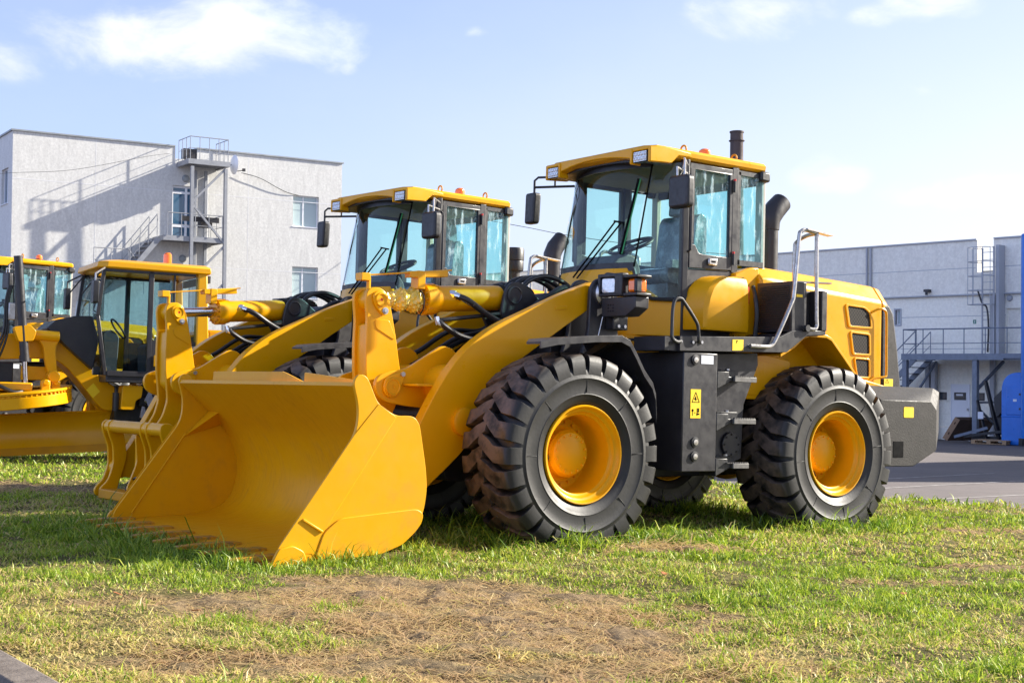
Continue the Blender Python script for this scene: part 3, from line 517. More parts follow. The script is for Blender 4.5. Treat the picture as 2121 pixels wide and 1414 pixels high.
        for zz, x1 in ((.62, -1.905), (.27, -1.905), (-.10, -1.83)):
            sb = Q(MB().prism([(-1.464, zz + .06), (-1.60, zz + .06), (-1.60, zz + .02), (x1, zz - .0), (x1, zz - .02), (-1.62, zz - .02), (-1.464, zz - .085)], 1.10, 1.29).box(-1.64, x1 + .02, 1.10, 1.12, zz, zz + .075)).obj('step', BLK, bx, bevel=.004)
            Q(MB().box(x1, -1.645, 1.292, 1.316, zz - .022, zz + .02)).obj('step_edge', TREAD, bx, bevel=.003)
            th = MB(); [th.box(x1 + .012 + k * .021, x1 + .022 + k * .021, 1.292, 1.316, zz + .0205, zz + .03) for k in range(12)]; Q(th).obj('step_teeth', TREAD, bx); Q(MB().cyl((-1.72, 1.15, zz + .075), (-1.72, 1.15, zz + .09), .02, n=8)).obj('step_bolt', ZINC, bx)
        Q(MB().prism([(-1.272, .735), (-1.412, .735), (-1.412, .805), (-1.272, .805)], 1.2905, 1.2925)).obj('white_label', WHT, bx)
        sk = Q(MB().prism([(-1.16, .29), (-1.275, .29), (-1.275, .525), (-1.16, .525)], 1.2905, 1.2925)).obj('warning_sticker', STK, bx)
        sy = MB(); T = [(-1.176, .42), (-1.259, .42), (-1.2175, .502)]
        for i in range(3): a, b = T[i], T[(i + 1) % 3]; sy.bar((a[0], 1.2932, a[1]), (b[0], 1.2932, b[1]), .001, .006, up=(a[1] - b[1], 0, b[0] - a[0]))
        sy.box(-1.200, -1.235, 1.293, 1.2937, .440, .446).box(-1.213, -1.222, 1.293, 1.2937, .432, .468).box(-1.205, -1.213, 1.293, 1.2937, .446, .457)
        sy.box(-1.182, -1.188, 1.293, 1.2937, .310, .365).box(-1.175, -1.195, 1.293, 1.2937, .345, .362).box(-1.203, -1.217, 1.293, 1.2937, .332, .338).box(-1.228, -1.262, 1.293, 1.2937, .318, .330).box(-1.232, -1.24, 1.293, 1.2937, .31, .372).box(-1.245, -1.258, 1.293, 1.2937, .338, .372)
        Q(sy).obj('symbol', BLKM, sk)
        s2 = Q(MB().prism([(-1.62, .858), (-1.75, .864), (-1.75, .955), (-1.62, .95)], 1.3005, 1.3025)).obj('warning_sticker', STK, pf); Q(MB().box(-1.665, -1.672, 1.303, 1.3037, .922, .944).box(-1.67, -1.682, 1.303, 1.3037, .937, .944)).obj('symbol', BLKM, s2)
        Q(MB().tube(bez([(-1.02, 1.31, .905), (-.95, 1.33, .90), (-.905, 1.33, .93), (-.90, 1.33, 1.0), (-.905, 1.33, 1.16), (-.93, 1.33, 1.235), (-.985, 1.33, 1.25), (-1.03, 1.33, 1.22), (-1.17, 1.33, 1.07), (-1.195, 1.33, 1.0), (-1.205, 1.325, .93), (-1.22, 1.31, .905)], 5), .014, 10)).obj('grab_handle', BLK, pf)
        Q(MB().cyl((-1.02, 1.30, .905), (-1.02, 1.318, .905), .013, n=8).cyl((-1.16, 1.30, .905), (-1.16, 1.312, .905), .013, n=8).cyl((-1.26, 1.30, .91), (-1.26, 1.312, .91), .013, n=8)).obj('handle_bolt', ZINC, pf)
        hr = MB().tube(bez([(-1.82, 1.315, .905), (-1.95, 1.33, .905), (-2.05, 1.33, .915), (-2.12, 1.33, .985), (-2.30, 1.33, 1.29), (-2.335, 1.33, 1.40), (-2.385, 1.33, 1.86), (-2.41, 1.33, 1.925), (-2.47, 1.33, 1.945), (-2.60, 1.33, 1.93)], 5), .018, 10)
        hr.tube(bez([(-2.615, 1.33, 1.93), (-2.62, 1.33, 1.6), (-2.63, 1.33, 1.2), (-2.635, 1.33, 1.12), (-2.60, 1.33, 1.085), (-2.52, 1.31, 1.09)], 5), .018, 10).tube(bez([(-2.66, 1.04, 1.42), (-2.66, 1.04, 1.80), (-2.665, 1.06, 1.88), (-2.66, 1.18, 1.925), (-2.63, 1.32, 1.93)], 5), .018, 10)
        Q(hr.bar((-2.46, 1.33, 1.952), (-2.80, 1.33, 1.925), .07, .012).bar((-2.46, 1.2, 1.50), (-2.80, 1.33, 1.50), .07, .012)).obj('handrail', GALV, pf); Q(MB().cyl((-2.52, 1.30, 1.09), (-2.52, 1.335, 1.09), .03, n=14)).obj('rail_clamp', BLK, pf)
        # battery / tank cover and condenser box
        def rr(z, ins, fr=0): return [(-1.585 - fr - ins * .3, .742, z), (-1.645 - fr - ins, .925 - ins * .6, z), (-1.69 - fr - ins, .945 - ins * .6, z), (-2.18, .945 - ins * .6, z), (-2.19, .925 - ins * .6, z), (-2.19, .742, z)]
        Q(MB().loft([rr(1.045, .01), rr(1.065, 0), rr(1.22, 0), rr(1.32, .003, .02), rr(1.41, .01, .06), rr(1.475, .03, .12), rr(1.515, .06, .19), rr(1.535, .11, .28)])).obj('battery_cover', YEL, L, ang=24)
        cb = Q(MB().box(-2.555, -2.365, .87, 1.28, 1.055, 1.495)).obj('condenser_box', DG, L, bevel=.006)
        lv = MB(); [lv.prism([(-2.366, 1.085 + k * .0192), (-2.357, 1.085 + k * .0192), (-2.366, 1.098 + k * .0192)], .90, 1.255) for k in range(20)]; Q(lv).obj('louvres', BLK, cb); Q(MB().box(-2.50, -2.42, 1.2805, 1.2825, 1.36, 1.385)).obj('yellow_label', STK, cb)
        Q(MB().tube(bez([(-2.25, .96, 1.0), (-2.25, .98, 1.2), (-2.26, .95, 1.35), (-2.3, .88, 1.46)]), .02, 8)).obj('cable_loom', HOSE, L); Q(MB().box(-2.215, -2.192, .89, .92, 1.30, 1.45)).obj('reflector', RED, L)
    # --- hood
    hs = [(-2.44, .95), (-2.44, 1.62), (-2.47, 1.66), (-3.0, 1.60), (-3.33, 1.50), (-4.155, 1.45), (-4.20, .55), (-3.80, .50)]
    def hr_(x, zs, zt, ins=.30): return [(x, -.85, .55), (x, -.85, zs), (x, -.85 + ins, zt), (x, .85 - ins, zt), (x, .85, zs), (x, .85, .55)]
    hd = MB().loft([hr_(-2.44, 1.555, 1.652, .12), hr_(-2.6, 1.548, 1.665, .12), hr_(-3.0, 1.515, 1.652, .12), hr_(-3.33, 1.488, 1.638, .12), hr_(-4.15, 1.44, 1.60, .12)]).obj('hood', YEL, L, bevel=.025, seg=3)
    MB().loft([hr_(-2.62, 1.50, 1.62), hr_(-2.44, 1.50, 1.62)]).prism([(-2.16, .95), (-2.16, 1.575), (-2.36, 1.64), (-2.46, 1.645), (-2.46, .95)], -.80, .80).obj('hood_front_panel', YEL, L, bevel=.01)
    cap_ = lambda x, w, z0, zs, zt: [(x, -w, z0), (x, -w, zs), (x, -w + .12, zt), (x, w - .12, zt), (x, w, zs), (x, w, z0)]
    MB().loft([cap_(-4.152, .85, 1.36, 1.437, 1.598), cap_(-4.24, .84, 1.36, 1.42, 1.585), cap_(-4.335, .80, 1.34, 1.375, 1.50)]).obj('hood_rear_cap', YEL, hd, bevel=.02)
    MB().prism([(-4.153, .50), (-4.153, 1.435), (-4.27, 1.42), (-4.335, 1.34), (-4.405, 1.0), (-4.47, .58), (-4.46, .50)], -.845, .845).obj('rear_grille', DG2, L, bevel=.025, seg=3)
    sec = [[(-3.62, 1.375), (-3.87, 1.365), (-3.95, 1.32), (-3.97, 1.19), (-3.665, 1.19)], [(-3.685, 1.12), (-3.945, 1.11), (-3.955, .93), (-3.725, .93)], [(-3.745, .875), (-3.95, .87), (-3.955, .71), (-3.785, .71)]]
    for s in (1, -1):
        def Q(m): return m if s > 0 else m.mir()
        for pl in sec:
            cx = sum(p[0] for p in pl) / len(pl); cz = sum(p[1] for p in pl) / len(pl); big = [((p[0] - cx) * 1.17 + cx, (p[1] - cz) * 1.20 + cz) for p in pl]
            o = fillet(big, .03, 4); i = fillet(pl, .025, 4); n = len(o); r = MB()
            r.loft([[(p[0], y, p[1]) for p in q] for q, y in ((o, .85), (o, .862), (i, .862), (i, .851))], True, False); Q(r).obj('vent_frame', YEL, hd, bevel=.004)
            Q(MB().prism(i, .8485, .8525)).obj('vent_mesh', PERF, hd)
        Q(MB().tube(bez([(-3.97, .855, 1.33), (-4.05, .89, 1.37), (-4.12, .90, 1.36), (-4.15, .90, 1.29), (-4.155, .90, 1.0), (-4.16, .90, .76), (-4.13, .90, .715), (-4.02, .87, .70), (-3.93, .855, .66)], 5), .012, 8)).obj('hood_handle', YEL, hd)
        sk = Q(MB().prism([(-4.19, .525), (-4.325, .525), (-4.325, .70), (-4.19, .70)], .8505, .8525)).obj('warning_sticker', STK, hd); Q(MB().bar((-4.21, .8533, .66), (-4.235, .8533, .695), .001, .003).bar((-4.26, .8533, .66), (-4.235, .8533, .695), .001, .003).bar((-4.21, .8533, .66), (-4.26, .8533, .66), .001, .003).bar((-4.265, .8533, .58), (-4.265, .8533, .54), .001, .006, up=(1, 0, 0)).box(-4.25, -4.285, .853, .8536, .565, .570)).obj('symbol', BLKM, sk)
        Q(MB().prism([(-1.92, .46), (-1.99, .85), (-2.10, .90), (-2.75, .82), (-2.75, .46)], .88, .93)).obj('frame_panel', YEL, L, bevel=.01); Q(MB().prism([(-2.10, .50), (-2.10, .835), (-2.62, .775), (-2.7, .50)], .93, .936)).obj('frame_hatch', YEL, L, bevel=.004)
        rg = []
        for x, z in ((-2.30, .86), (-2.48, .95), (-2.60, 1.035), (-2.67, 1.055), (-2.90, 1.055), (-2.97, 1.03), (-3.15, .87), (-3.34, .70), (-3.42, .60)): rg.append([(x, .845, z), (x, 1.22, z), (x, 1.22, z - .03), (x, 1.205, z - .03), (x, 1.205, z - .018), (x, .845, z - .018)])
        Q(MB().loft(rg)).obj('rear_fender', YEL, L, bevel=.006)
        Q(MB().prism([(-3.34, .71), (-3.60, .42), (-4.2, .42), (-4.2, .62), (-3.42, .75)], .845, .90)).obj('skirt_panel', YEL, L, bevel=.01)
    # exhaust stack
    ex = MB().tube([(-3.61, -.15, 1.60), (-3.61, -.15, 2.24)], .095, 24).obj('exhaust_pipe', DG, L, ang=40)
    MB().box(-2.75, -2.5, -.5, .5, 1.66, 1.69).box(-3.5, -3.2, .2, .5, 1.63, 1.655).obj('hood_hatch', YEL, hd, bevel=.008)
    MB().tube([(-3.61, -.15, 2.18), (-3.61, -.15, 2.26), (-3.63, -.15, 2.32), (-3.70, -.15, 2.40), (-3.79, -.15, 2.48)], [.105, .11, .112, .11, .105], 24).obj('exhaust_elbow', DG, ex, ang=50); MB().tube([(-3.782, -.15, 2.472), (-3.7935, -.15, 2.4835)], .094, 24).obj('pipe_mouth', BLKM, ex)
    # --- counterweight
    def cw(y, xr, zt, zr, zb, xb): return [(-3.70, y, -.13), (xb, y, -.13), (xr, y, zr), (xr, y, zb), (xr + .10, y, zt), (-4.0, y, zt), (-3.70, y, zt)]
    k = MB().loft([cw(-1.2, -4.55, .49, .02, .40, -4.2), cw(-1.19, -4.56, .495, .02, .42, -4.2), cw(-.95, -4.93, .625, .19, .59, -4.22), cw(-.5, -5.0, .63, .2, .60, -4.25), cw(.5, -5.0, .63, .2, .60, -4.25), cw(.95, -4.93, .625, .19, .59, -4.22), cw(1.19, -4.56, .495, .02, .42, -4.2), cw(1.2, -4.55, .49, .02, .40, -4.2)]).obj('counterweight', DG2, L, bevel=.007, ang=20)
    for s in (1, -1):
        def Q(m): return m if s > 0 else m.mir()
        Q(MB().prism([(-3.89, -.045), (-4.04, -.045), (-4.04, .105), (-3.89, .105)], 1.2005, 1.2025)).obj('tow_slot_shade', BLKM, k); Q(MB().prism(fillet([(-4.04, .33), (-4.19, .33), (-4.19, .43), (-4.04, .43)], .012, 2), 1.2005, 1.2025)).obj('yellow_sticker', STK, k)  # tow slot is a flat black patch, the hole's shade put into colour
    return L

UP = Vector((.01722726, .0207942, .99963535)); ORI = Vector((-.2546, 11.3057, -.6404 + 1.42))
def pose(x, y, yaw, h=-.71, dz=0):                          # a frame standing on the sloping ground plane
    f = Vector((math.cos(yaw), math.sin(yaw), 0)); f = (f - UP * f.dot(UP)).normalized(); l = UP.cross(f)
    z = ORI.z - (UP.x * (x - ORI.x) + UP.y * (y - ORI.y)) / UP.z + dz
    o = Vector((x, y, z)) + UP * h; M = Matrix.Identity(4)
    for i, c in enumerate((f, l, UP)):
        for j in range(3): M[j][i] = c[j]
    M.translation = o; return M
def gz(x, y): return ORI.z - .71 / UP.z - (UP.x * (x - ORI.x) + UP.y * (y - ORI.y)) / UP.z

L1 = build_loader()
tag(L1, 'large yellow wheel loader with its open bucket resting on the grass', 'wheel loader', 'yellow wheel loaders on the grass')
L1.matrix_world = pose(ORI.x, ORI.y, 3.7824)
L2 = copy_tree(L1, skip=('bucket', 'exhaust_pipe')); L2.matrix_world = pose(-2.5176, 13.8645, 3.857)
L2['label'] = 'yellow wheel loader with bare coupler and no bucket, between the bucket loader and the grader'
L3 = copy_tree(L1, skip=('bucket',)); L3.matrix_world = pose(-10.05, 22.14, 3.95, dz=-.05)
L3['label'] = 'yellow wheel loader mostly hidden behind the motor grader, only its cab showing'
bucket(L1); coupler(L2)
c3 = [c for c in L2.children if c.name.startswith('quick_coupler')][0]; copy_tree(c3, L3)
for L, z0 in ((L1, 0),):                                    # wrapped rod and cloth on the near machine
    A = Vector((1.0, 0, 1.165)); B = Vector((.66, 0, 1.19)); rr = [.050, .060, .054, .064, .056, .072, .088, .094, .082, .070, .084, .096, .106, .098, .085]; fr_n = random.Random(5); rings = []
    for k in range(57):
        t = k / 56 * 14; i_ = min(13, int(t)); r_ = rr[i_] + (rr[i_ + 1] - rr[i_]) * (t - i_); c_ = A.lerp(B, k / 56)
        rings.append([(c_.x + fr_n.uniform(-.003, .003), c_.y + math.cos(a_) * q_, c_.z + math.sin(a_) * q_) for a_, q_ in [(2 * PI * m_ / 30, r_ * (1 + .10 * math.sin(5 * m_ * .7 + k * .55) + fr_n.uniform(-.018, .018))) for m_ in range(30)]])
    MB().loft(rings).obj('film_wrapped_rod', FILM, L, ang=45)
    MB().tube(bez([(.70, .05, 1.27), (.69, .12, 1.22), (.69, .13, 1.12), (.68, .06, 1.06)]), .006, 6).obj('tie_cord', HOSE, L)
pc = MB().lathe([(.115, 0), (.118, .02), (.118, .11), (.112, .125), (.122, .13), (.122, .26), (.112, .28), (.001, .285)], (-3.57, -.3, 1.965), 'z', 28).cyl((-3.57, -.3, 1.60), (-3.57, -.3, 1.97), .075, n=20).obj('air_precleaner', BLK, L2, ang=40)
ex = MB().tube([(-4.20, -.3, 1.55), (-4.20, -.3, 2.15)], .105, 20).obj('exhaust_pipe', DG, L2, ang=40)
MB().tube([(-4.20, -.3, 2.10), (-4.20, -.3, 2.22), (-4.25, -.3, 2.32), (-4.36, -.3, 2.44)], [.108, .112, .112, .105], 20).obj('exhaust_elbow', DG, ex, ang=50)
OFF = Vector((0, 0, 0))
SKY_BLUE = (2.0, 2.45, 4.3); CLOUD = (3.75, 3.8, 3.86); SKY_MIX = .62; SKY_FRONT = .0; EXPO = 1.35
# ------------------------------------------------------------------ motor grader (frame on the ground, x forward)
def build_grader():
    G = empty('motor_grader', (0, 0, 0), 'yellow motor grader with dark glass cab, slanted black front cover and long blade', 'motor grader')
    side = [(.97, 1.30), (1.13, 2.17), (1.06, 2.86), (-.48, 2.86), (-.52, 1.83), (-.1, 1.30)]
    rf = MB().loft([[(x0, -w + .1, z), (x0, w - .1, z), (x0 - .12, w, z), (x1, w, z), (x1, -w, z), (x0 - .12, -w, z)] for x0, x1, w, z in ((1.10, -.50, .77, 2.865), (1.16, -.52, .80, 2.885), (1.14, -.515, .795, 2.97), (.95, -.46, .70, 3.01))]).obj('roof', YEL, G, bevel=.012)
    b = MB().lathe([(.001, .17), (.04, .165), (.062, .14), (.066, .05), (.066, 0)], (-.0, .2, 3.05), 'z', 18).obj('beacon', ORG, rf); MB().cyl((0, .2, 3.0), (0, .2, 3.05), .075, n=16).obj('beacon_base', BLK, b)
    for s in (1, -1):
        def Q(m): return m if s > 0 else m.mir()
        p = MB()
        p.bar((.99, .73, 1.30), (1.13, .73, 2.17), .05, .05).bar((1.13, .73, 2.17), (1.06, .73, 2.86), .05, .05).box(.33, .40, .70, .76, 1.30, 2.88).bar((1.06, .74, 2.85), (-.3, .74, 2.86), .04, .06).bar((.97, .74, 1.33), (.34, .74, 1.33), .04, .08).box(-.33, .33, .70, .755, 1.32, 1.84).box(.0, .03, .72, .75, 1.84, 2.86)
        Q(p).obj('cab_frame', DG, G, bevel=.006)
        Q(MB().prism([(.99, 1.37), (1.11, 2.17), (1.04, 2.83), (.40, 2.83), (.40, 1.37)], .742, .748)).obj('door_glass', GLSG, G); Q(MB().prism([(.33, 1.84), (.33, 2.83), (-.33, 2.83), (-.33, 1.84)], .735, .741)).obj('side_window', GLSG, G)
        Q(MB().prism([(-.33, 1.2), (-.33, 2.92), (-.47, 2.92), (-.56, 1.2)], .62, .77)).obj('rear_pillar', YEL, G, bevel=.02)
        m = Q(MB().prism(fillet([(.93, 2.33), (1.10, 2.33), (1.10, 2.66), (.93, 2.66)], .03, 3), 1.20, 1.28, 'x')).obj('wing_mirror', BLK, G, bevel=.02)
        Q(MB().tube([(1.24, 1.02, 2.64), (1.24, 1.02, 2.76), (1.02, .72, 2.90)], .014, 8)).obj('mirror_arm', GALV if s > 0 else BLK, m)
        Q(MB().bar((1.34, .62, 2.48), (1.05, .60, 2.88), .02)).obj('grab_bar', BLK, G)
        for x in (-.28, -1.80):
            w = MB().lathe([(.30, .17), (.33, .20), (.45, .215), (.56, .205), (.60, .17), (.605, 0), (.60, -.17), (.56, -.205), (.45, -.215), (.33, -.2), (.30, -.17)], (0, 0, 0), 'y', 56)
            p_ = 2 * PI / 24
            for q in (1, -1):
                for k in range(24):
                    c = (k + (.5 if q < 0 else 0)) * p_; rg = []
                    for y, rt, rb, dd in ((.205, .60, .56, 0), (.18, .65, .58, .1), (.10, .655, .59, .55), (-.02, .655, .59, 1.1)): rg.append([(r * math.cos(a), q * y, r * math.sin(a)) for r, a in ((rb, c + dd * p_ - .075), (rt, c + dd * p_ - .065), (rt, c + dd * p_ + .065), (rb, c + dd * p_ + .075))])
                    w.loft(rg)
            t = w.obj('wheel', TYRE, G, ang=40); t.location = (x, s * 1.02, .62)
            r = MB().lathe([(.31, .17), (.315, .19), (.30, .195), (.28, .15), (.26, .02), (.12, .0), (.11, .06), (.001, .06)] if s > 0 else [(.31, -.17), (.315, -.19), (.30, -.195), (.28, -.15), (.26, -.02), (.12, .0), (.11, -.06), (.001, -.06)], (0, 0, 0), 'y', 40).obj('rim', YEL2, t)
        Q(MB().box(-2.2, -.1, .70, .84, .45, .80)).obj('tandem_case', YELD, G, bevel=.03)
        fw = MB().lathe([(.28, .14), (.42, .17), (.55, .16), (.60, .12), (.61, 0), (.60, -.12), (.55, -.16), (.42, -.17), (.28, -.14), (.001, -.1)], (0, 0, 0), 'y', 48).obj('front_wheel', TYRE, G); fw.location = (4.7, s * .95, .60)
    MB().loft([[(.96, y, 1.36), (1.12, y, 2.17), (1.04, y, 2.84)] for y in (-.71, .71)], False, False).obj('windshield', GLSG, G)
    MB().box(-.5, .98, -.74, .74, 1.20, 1.31).obj('cab_floor', DG, G, bevel=.01); MB().box(-.55, -.48, -.7, .7, 1.3, 1.95).box(-.54, -.5, -.7, .7, 2.75, 2.86).obj('cab_back', INT, G)
    MB().prism(fillet([(.28, 1.3), (.30, 1.78), (.15, 1.82), (-.02, 1.75), (-.12, 2.35), (-.25, 2.35), (-.26, 1.3)], .05, 3), -.25, .25).obj('driver_seat', INT, G, bevel=.03)
    cn = MB().prism(fillet([(.86, 1.3), (.93, 1.95), (.80, 2.0), (.68, 1.9), (.70, 1.3)], .05, 3), -.18, .18).obj('console', INT, G, bevel=.02); MB().tube([(.66 + .10 * math.cos(t), .19 * math.sin(t), 2.02 + .14 * math.cos(t)) for t in np.linspace(0, 2 * PI, 25)[:-1]], .015, 8, True).obj('steering_wheel', BLK, cn)
    MB().prism([(.60, 1.42), (.60, 1.86), (.55, 1.92), (.30, 1.90), (.18, 1.78), (.18, 1.58), (.36, 1.42)], -.74, -.72).obj('door_panel', YEL, G, bevel=.01)
    MB().box(.0, .30, .76, .80, 1.45, 1.62).obj('side_locker', YEL, G, bevel=.01)
    wedge = [(1.74, 2.0), (1.61, 2.13), (1.34, 2.2), (1.09, 2.21), (.99, 1.86), (1.06, 1.41), (1.48, 1.77), (1.63, 1.91)]
    MB().loft([[(x, y, z) for x, z in [(a + (.05 if abs(y) > .3 else 0), b_ - (.04 if abs(y) > .3 else 0)) for a, b_ in wedge]] for y in (-.46, -.36, .36, .46)]).obj('front_cover', DG, G, bevel=.015)
    bt = MB().prism(curve2([(4.6, 1.35), (4.2, 1.62), (3.2, 1.72), (2.0, 1.90), (1.70, 1.80), (1.46, 1.80), (1.31, 1.62), (.99, 1.30), (.72, 1.12)], 3) + curve2([(.66, .80), (.92, .80), (1.24, 1.16), (1.54, 1.46), (1.9, 1.52), (3.2, 1.40), (4.2, 1.25), (4.6, 1.0)], 3), -.22, .30).obj('main_frame', YEL, G, bevel=.015)
    MB().prism([(1.06 + .10, 1.08), (1.06, 1.18), (1.06 - .10, 1.06), (1.06, .96)], .301, .305).obj('warning_sticker', STK, bt); MB().box(.3, .42, .38, .46, .85, 1.0).obj('round_reservoir', BLK, G, bevel=.02)
    MB().box(-3.3, -.55, -.55, .55, 1.0, 2.05).obj('engine_hood', YEL, G, bevel=.06); MB().box(-3.4, .75, -.35, .35, .55, 1.15).obj('rear_frame', BLK, G, bevel=.02)
    MB().prism(fillet([(.70, 1.16), (.40, 1.16), (.42, .98), (.50, .94), (.52, .80), (.72, .80)], .03, 3), .25, .62).obj('step_bracket', YEL, G, bevel=.01); MB().cyl((.78, .55, .78), (.78, .55, 1.05), .05, n=14).obj('filter', BLK, G); MB().box(1.04, 1.14, .55, .62, 1.30, 1.42).obj('marker_lamp', BLK, G, bevel=.01); MB().box(1.14, 1.145, .56, .61, 1.32, 1.40).obj('marker_lens', LENS, G)
    MB().box(4.5, 4.9, -.85, .85, .45, .75).obj('front_axle', YELD, G, bevel=.03)
    for y in (.6, -.6):
        e = 0 if y > 0 else .9
        c = MB().tube([(2.25 + e, y, 2.97), (2.10 + e, y, 1.50)], .062, 18).tube([(2.11 + e, y, 1.55), (2.10 + e, y, 1.46)], .07, 18).obj('lift_cylinder', DG, G); MB().tube([(2.10 + e, y, 1.48), (2.07 + e, y, 1.10)], .035, 14).obj('chrome_rod', CHR, c); MB().ball((2.07 + e, y, 1.08), .075, 10).box(2.0 + e, 2.14 + e, y - .05, y + .05, .94, 1.06).obj('rod_joint', BLK, c, bevel=.01)
        hs = MB()
        for k in range(3): hs.tube(bez([(2.30 + e + .02 * k, y - .08, 2.55), (2.34 + e + .02 * k, y - .09, 2.3), (2.33 + e + .03 * k, y - .09, 1.9), (2.40 + e + .05 * k, y - .1, 1.6), (2.50 + e + .04 * k, y - .15, 1.35)]), .016, 7)
        hs.tube([(2.18 + e, y - .08, 2.9), (2.30 + e, y - .08, 2.88), (2.27 + e, y - .08, 2.3)], .009, 6); hs.obj('hydraulic_hose', HOSE, c); MB().box(2.24 + e, 2.34 + e, y - .13, y - .04, 2.05, 2.30).obj('valve_block', GALV, c, bevel=.012)
    tb = MB().cyl((2.22, .5, 1.86), (1.62, .5, 1.84), .078, n=20).prism(fillet([(2.28, 1.95), (2.05, 1.99), (1.96, 1.90), (2.0, 1.76), (2.2, 1.74)], .03, 3), .50, .66).obj('saddle_arm', YEL, G, bevel=.01)
    MB().prism(curve2([(1.92, 1.80), (1.84, 1.68), (1.80, 1.45), (1.74, 1.28)], 4) + curve2([(1.62, 1.24), (1.64, 1.45), (1.66, 1.66), (1.62, 1.78)], 4), .42, .52).cyl((1.68, .36, 1.26), (1.68, .60, 1.26), .085, n=18).obj('link_arm', YEL, G, bevel=.012)
    MB().box(1.7, 2.1, .28, .36, 1.2, 1.4).obj('lock_bar', YEL, G, bevel=.01); MB().box(2.2, 2.8, -.1, .30, 1.15, 1.45).obj('control_box', BLK, G, bevel=.02)
    ci = MB().lathe([(.40, .10), (.77, .10), (.77, .065), (.735, .06), (.735, .03), (.757, .025), (.757, -.13), (.70, -.14), (.40, -.10)], (0, 0, 0), 'z', 64)
    for k in range(64): a = 2 * PI * k / 64; ci.bar((.73 * math.cos(a), .73 * math.sin(a), .044), (.758 * math.cos(a), .758 * math.sin(a), .044), .022, .028)
    ci = ci.obj('turning_circle', YEL, G, ang=40, bevel=.005); ci.location = (2.12, .22, .95); ci.rotation_euler = (math.radians(-2), math.radians(7), 0)
    MB().prism([(2.0, .75), (2.6, .62), (3.9, .15), (3.9, -.05), (2.6, -.3), (2.0, -.4)], 1.04, 1.16, 'z').obj('drawbar', YEL, G, bevel=.02)
    for (x, y) in ((1.64, .50), (1.82, .70)): MB().box(x - .06, x + .06, y - .06, y + .06, 1.02, 1.20).cyl((x, y - .08, 1.17), (x, y + .08, 1.17), .045, n=12).obj('shoe_bracket', YEL, G, bevel=.012)
    MB().tube(bez([(2.05, .66, 1.05), (2.25, .75, 1.02), (2.5, .7, 1.12), (2.9, .5, 1.2)]), .03, 8).obj('hydraulic_hose', HOSE, G)
    # moldboard
    A = Vector((.26, .19)); D = Vector((.978, -.207)); N = Vector((.207, .978)); prof = [(.10, .74), (.03, .70), (-.03, .60), (-.055, .48), (-.04, .36), (.01, .24), (.06, .17), (.045, .17), (-.01, .235), (-.062, .36), (-.078, .48), (-.05, .61), (.01, .72), (.08, .765)]
    rings = []
    for t, dz in ((0, .06), (3.9, -.20)):
        c = A + D * t; rings.append([(c.x + N.x * n_, c.y + N.y * n_, z + dz) for n_, z in prof])
    m = MB().loft(rings).obj('blade', YEL, G, ang=60); ce = []
    for t, dz in ((0, .06), (3.9, -.20)):
        c = A + D * t; ce.append([(c.x + N.x * n_, c.y + N.y * n_, z + dz) for n_, z in ((.02, .25), (.075, .14), (.06, .14), (.0, .25))])
    MB().loft(ce).obj('cutting_edge', YELD, m)
    for t in (.75, 2.2): c = A + D * t - N * .24; MB().box(c.x - .09, c.x + .09, c.y - .09, c.y + .09, .45, .96).obj('blade_arm', YEL, G, bevel=.02)
    c = A + D * .62 - N * .02; MB().cyl((c.x, c.y, .74), (c.x + .12, c.y, 1.0), .07, n=16).obj('side_shift_cylinder', YEL, G, bevel=.008)
    return G
GR = build_grader(); GR.matrix_world = pose(-5.46, 20.9, 3.65)

# ------------------------------------------------------------------ building materials
def plaster(name, a, b, streak=(.5, .5, .12)):
    m, nt, bs = newmat(name); f1 = noise(nt, 3.2, 10, rough=.72, sc=(1.6, 1.6, .35)); f2 = noise(nt, .35, 4); f3 = noise(nt, 9, 8, rough=.75)
    c = mix(nt, ramp(nt, f1, [(.38, (0, 0, 0)), (.66, (1, 1, 1))]), a, b); c = mix(nt, ramp(nt, f2, [(.4, (0, 0, 0)), (.7, (.5, .5, .5))]), c, tuple(x * .9 for x in b)); c = mix(nt, ramp(nt, f3, [(.42, (.42,) * 3), (.60, (0, 0, 0))]), c, tuple(x * .72 for x in a))
    nt.links.new(c, bs.inputs['Base Color']); bs.inputs['Roughness'].default_value = .9; bump(nt, bs, f3, .25, .03); return m
PLAS = plaster('white_plaster', (.575, .57, .545), (.75, .745, .71)); JOINT = mat('pale_joint', (.66, .66, .665), .9)
COPE = mat('parapet_sheet', (.26, .28, .29), .5, .3, c2=(.36, .38, .38), sc=2)
PAN = plaster('panel_paint', (.85, .80, .69), (.94, .90, .79)); PANL = plaster('lower_panel_paint', (.95, .90, .77), (.96, .93, .82)); PANG = mat('grey_trim', (.40, .41, .43), .6)
ASPH_ = None
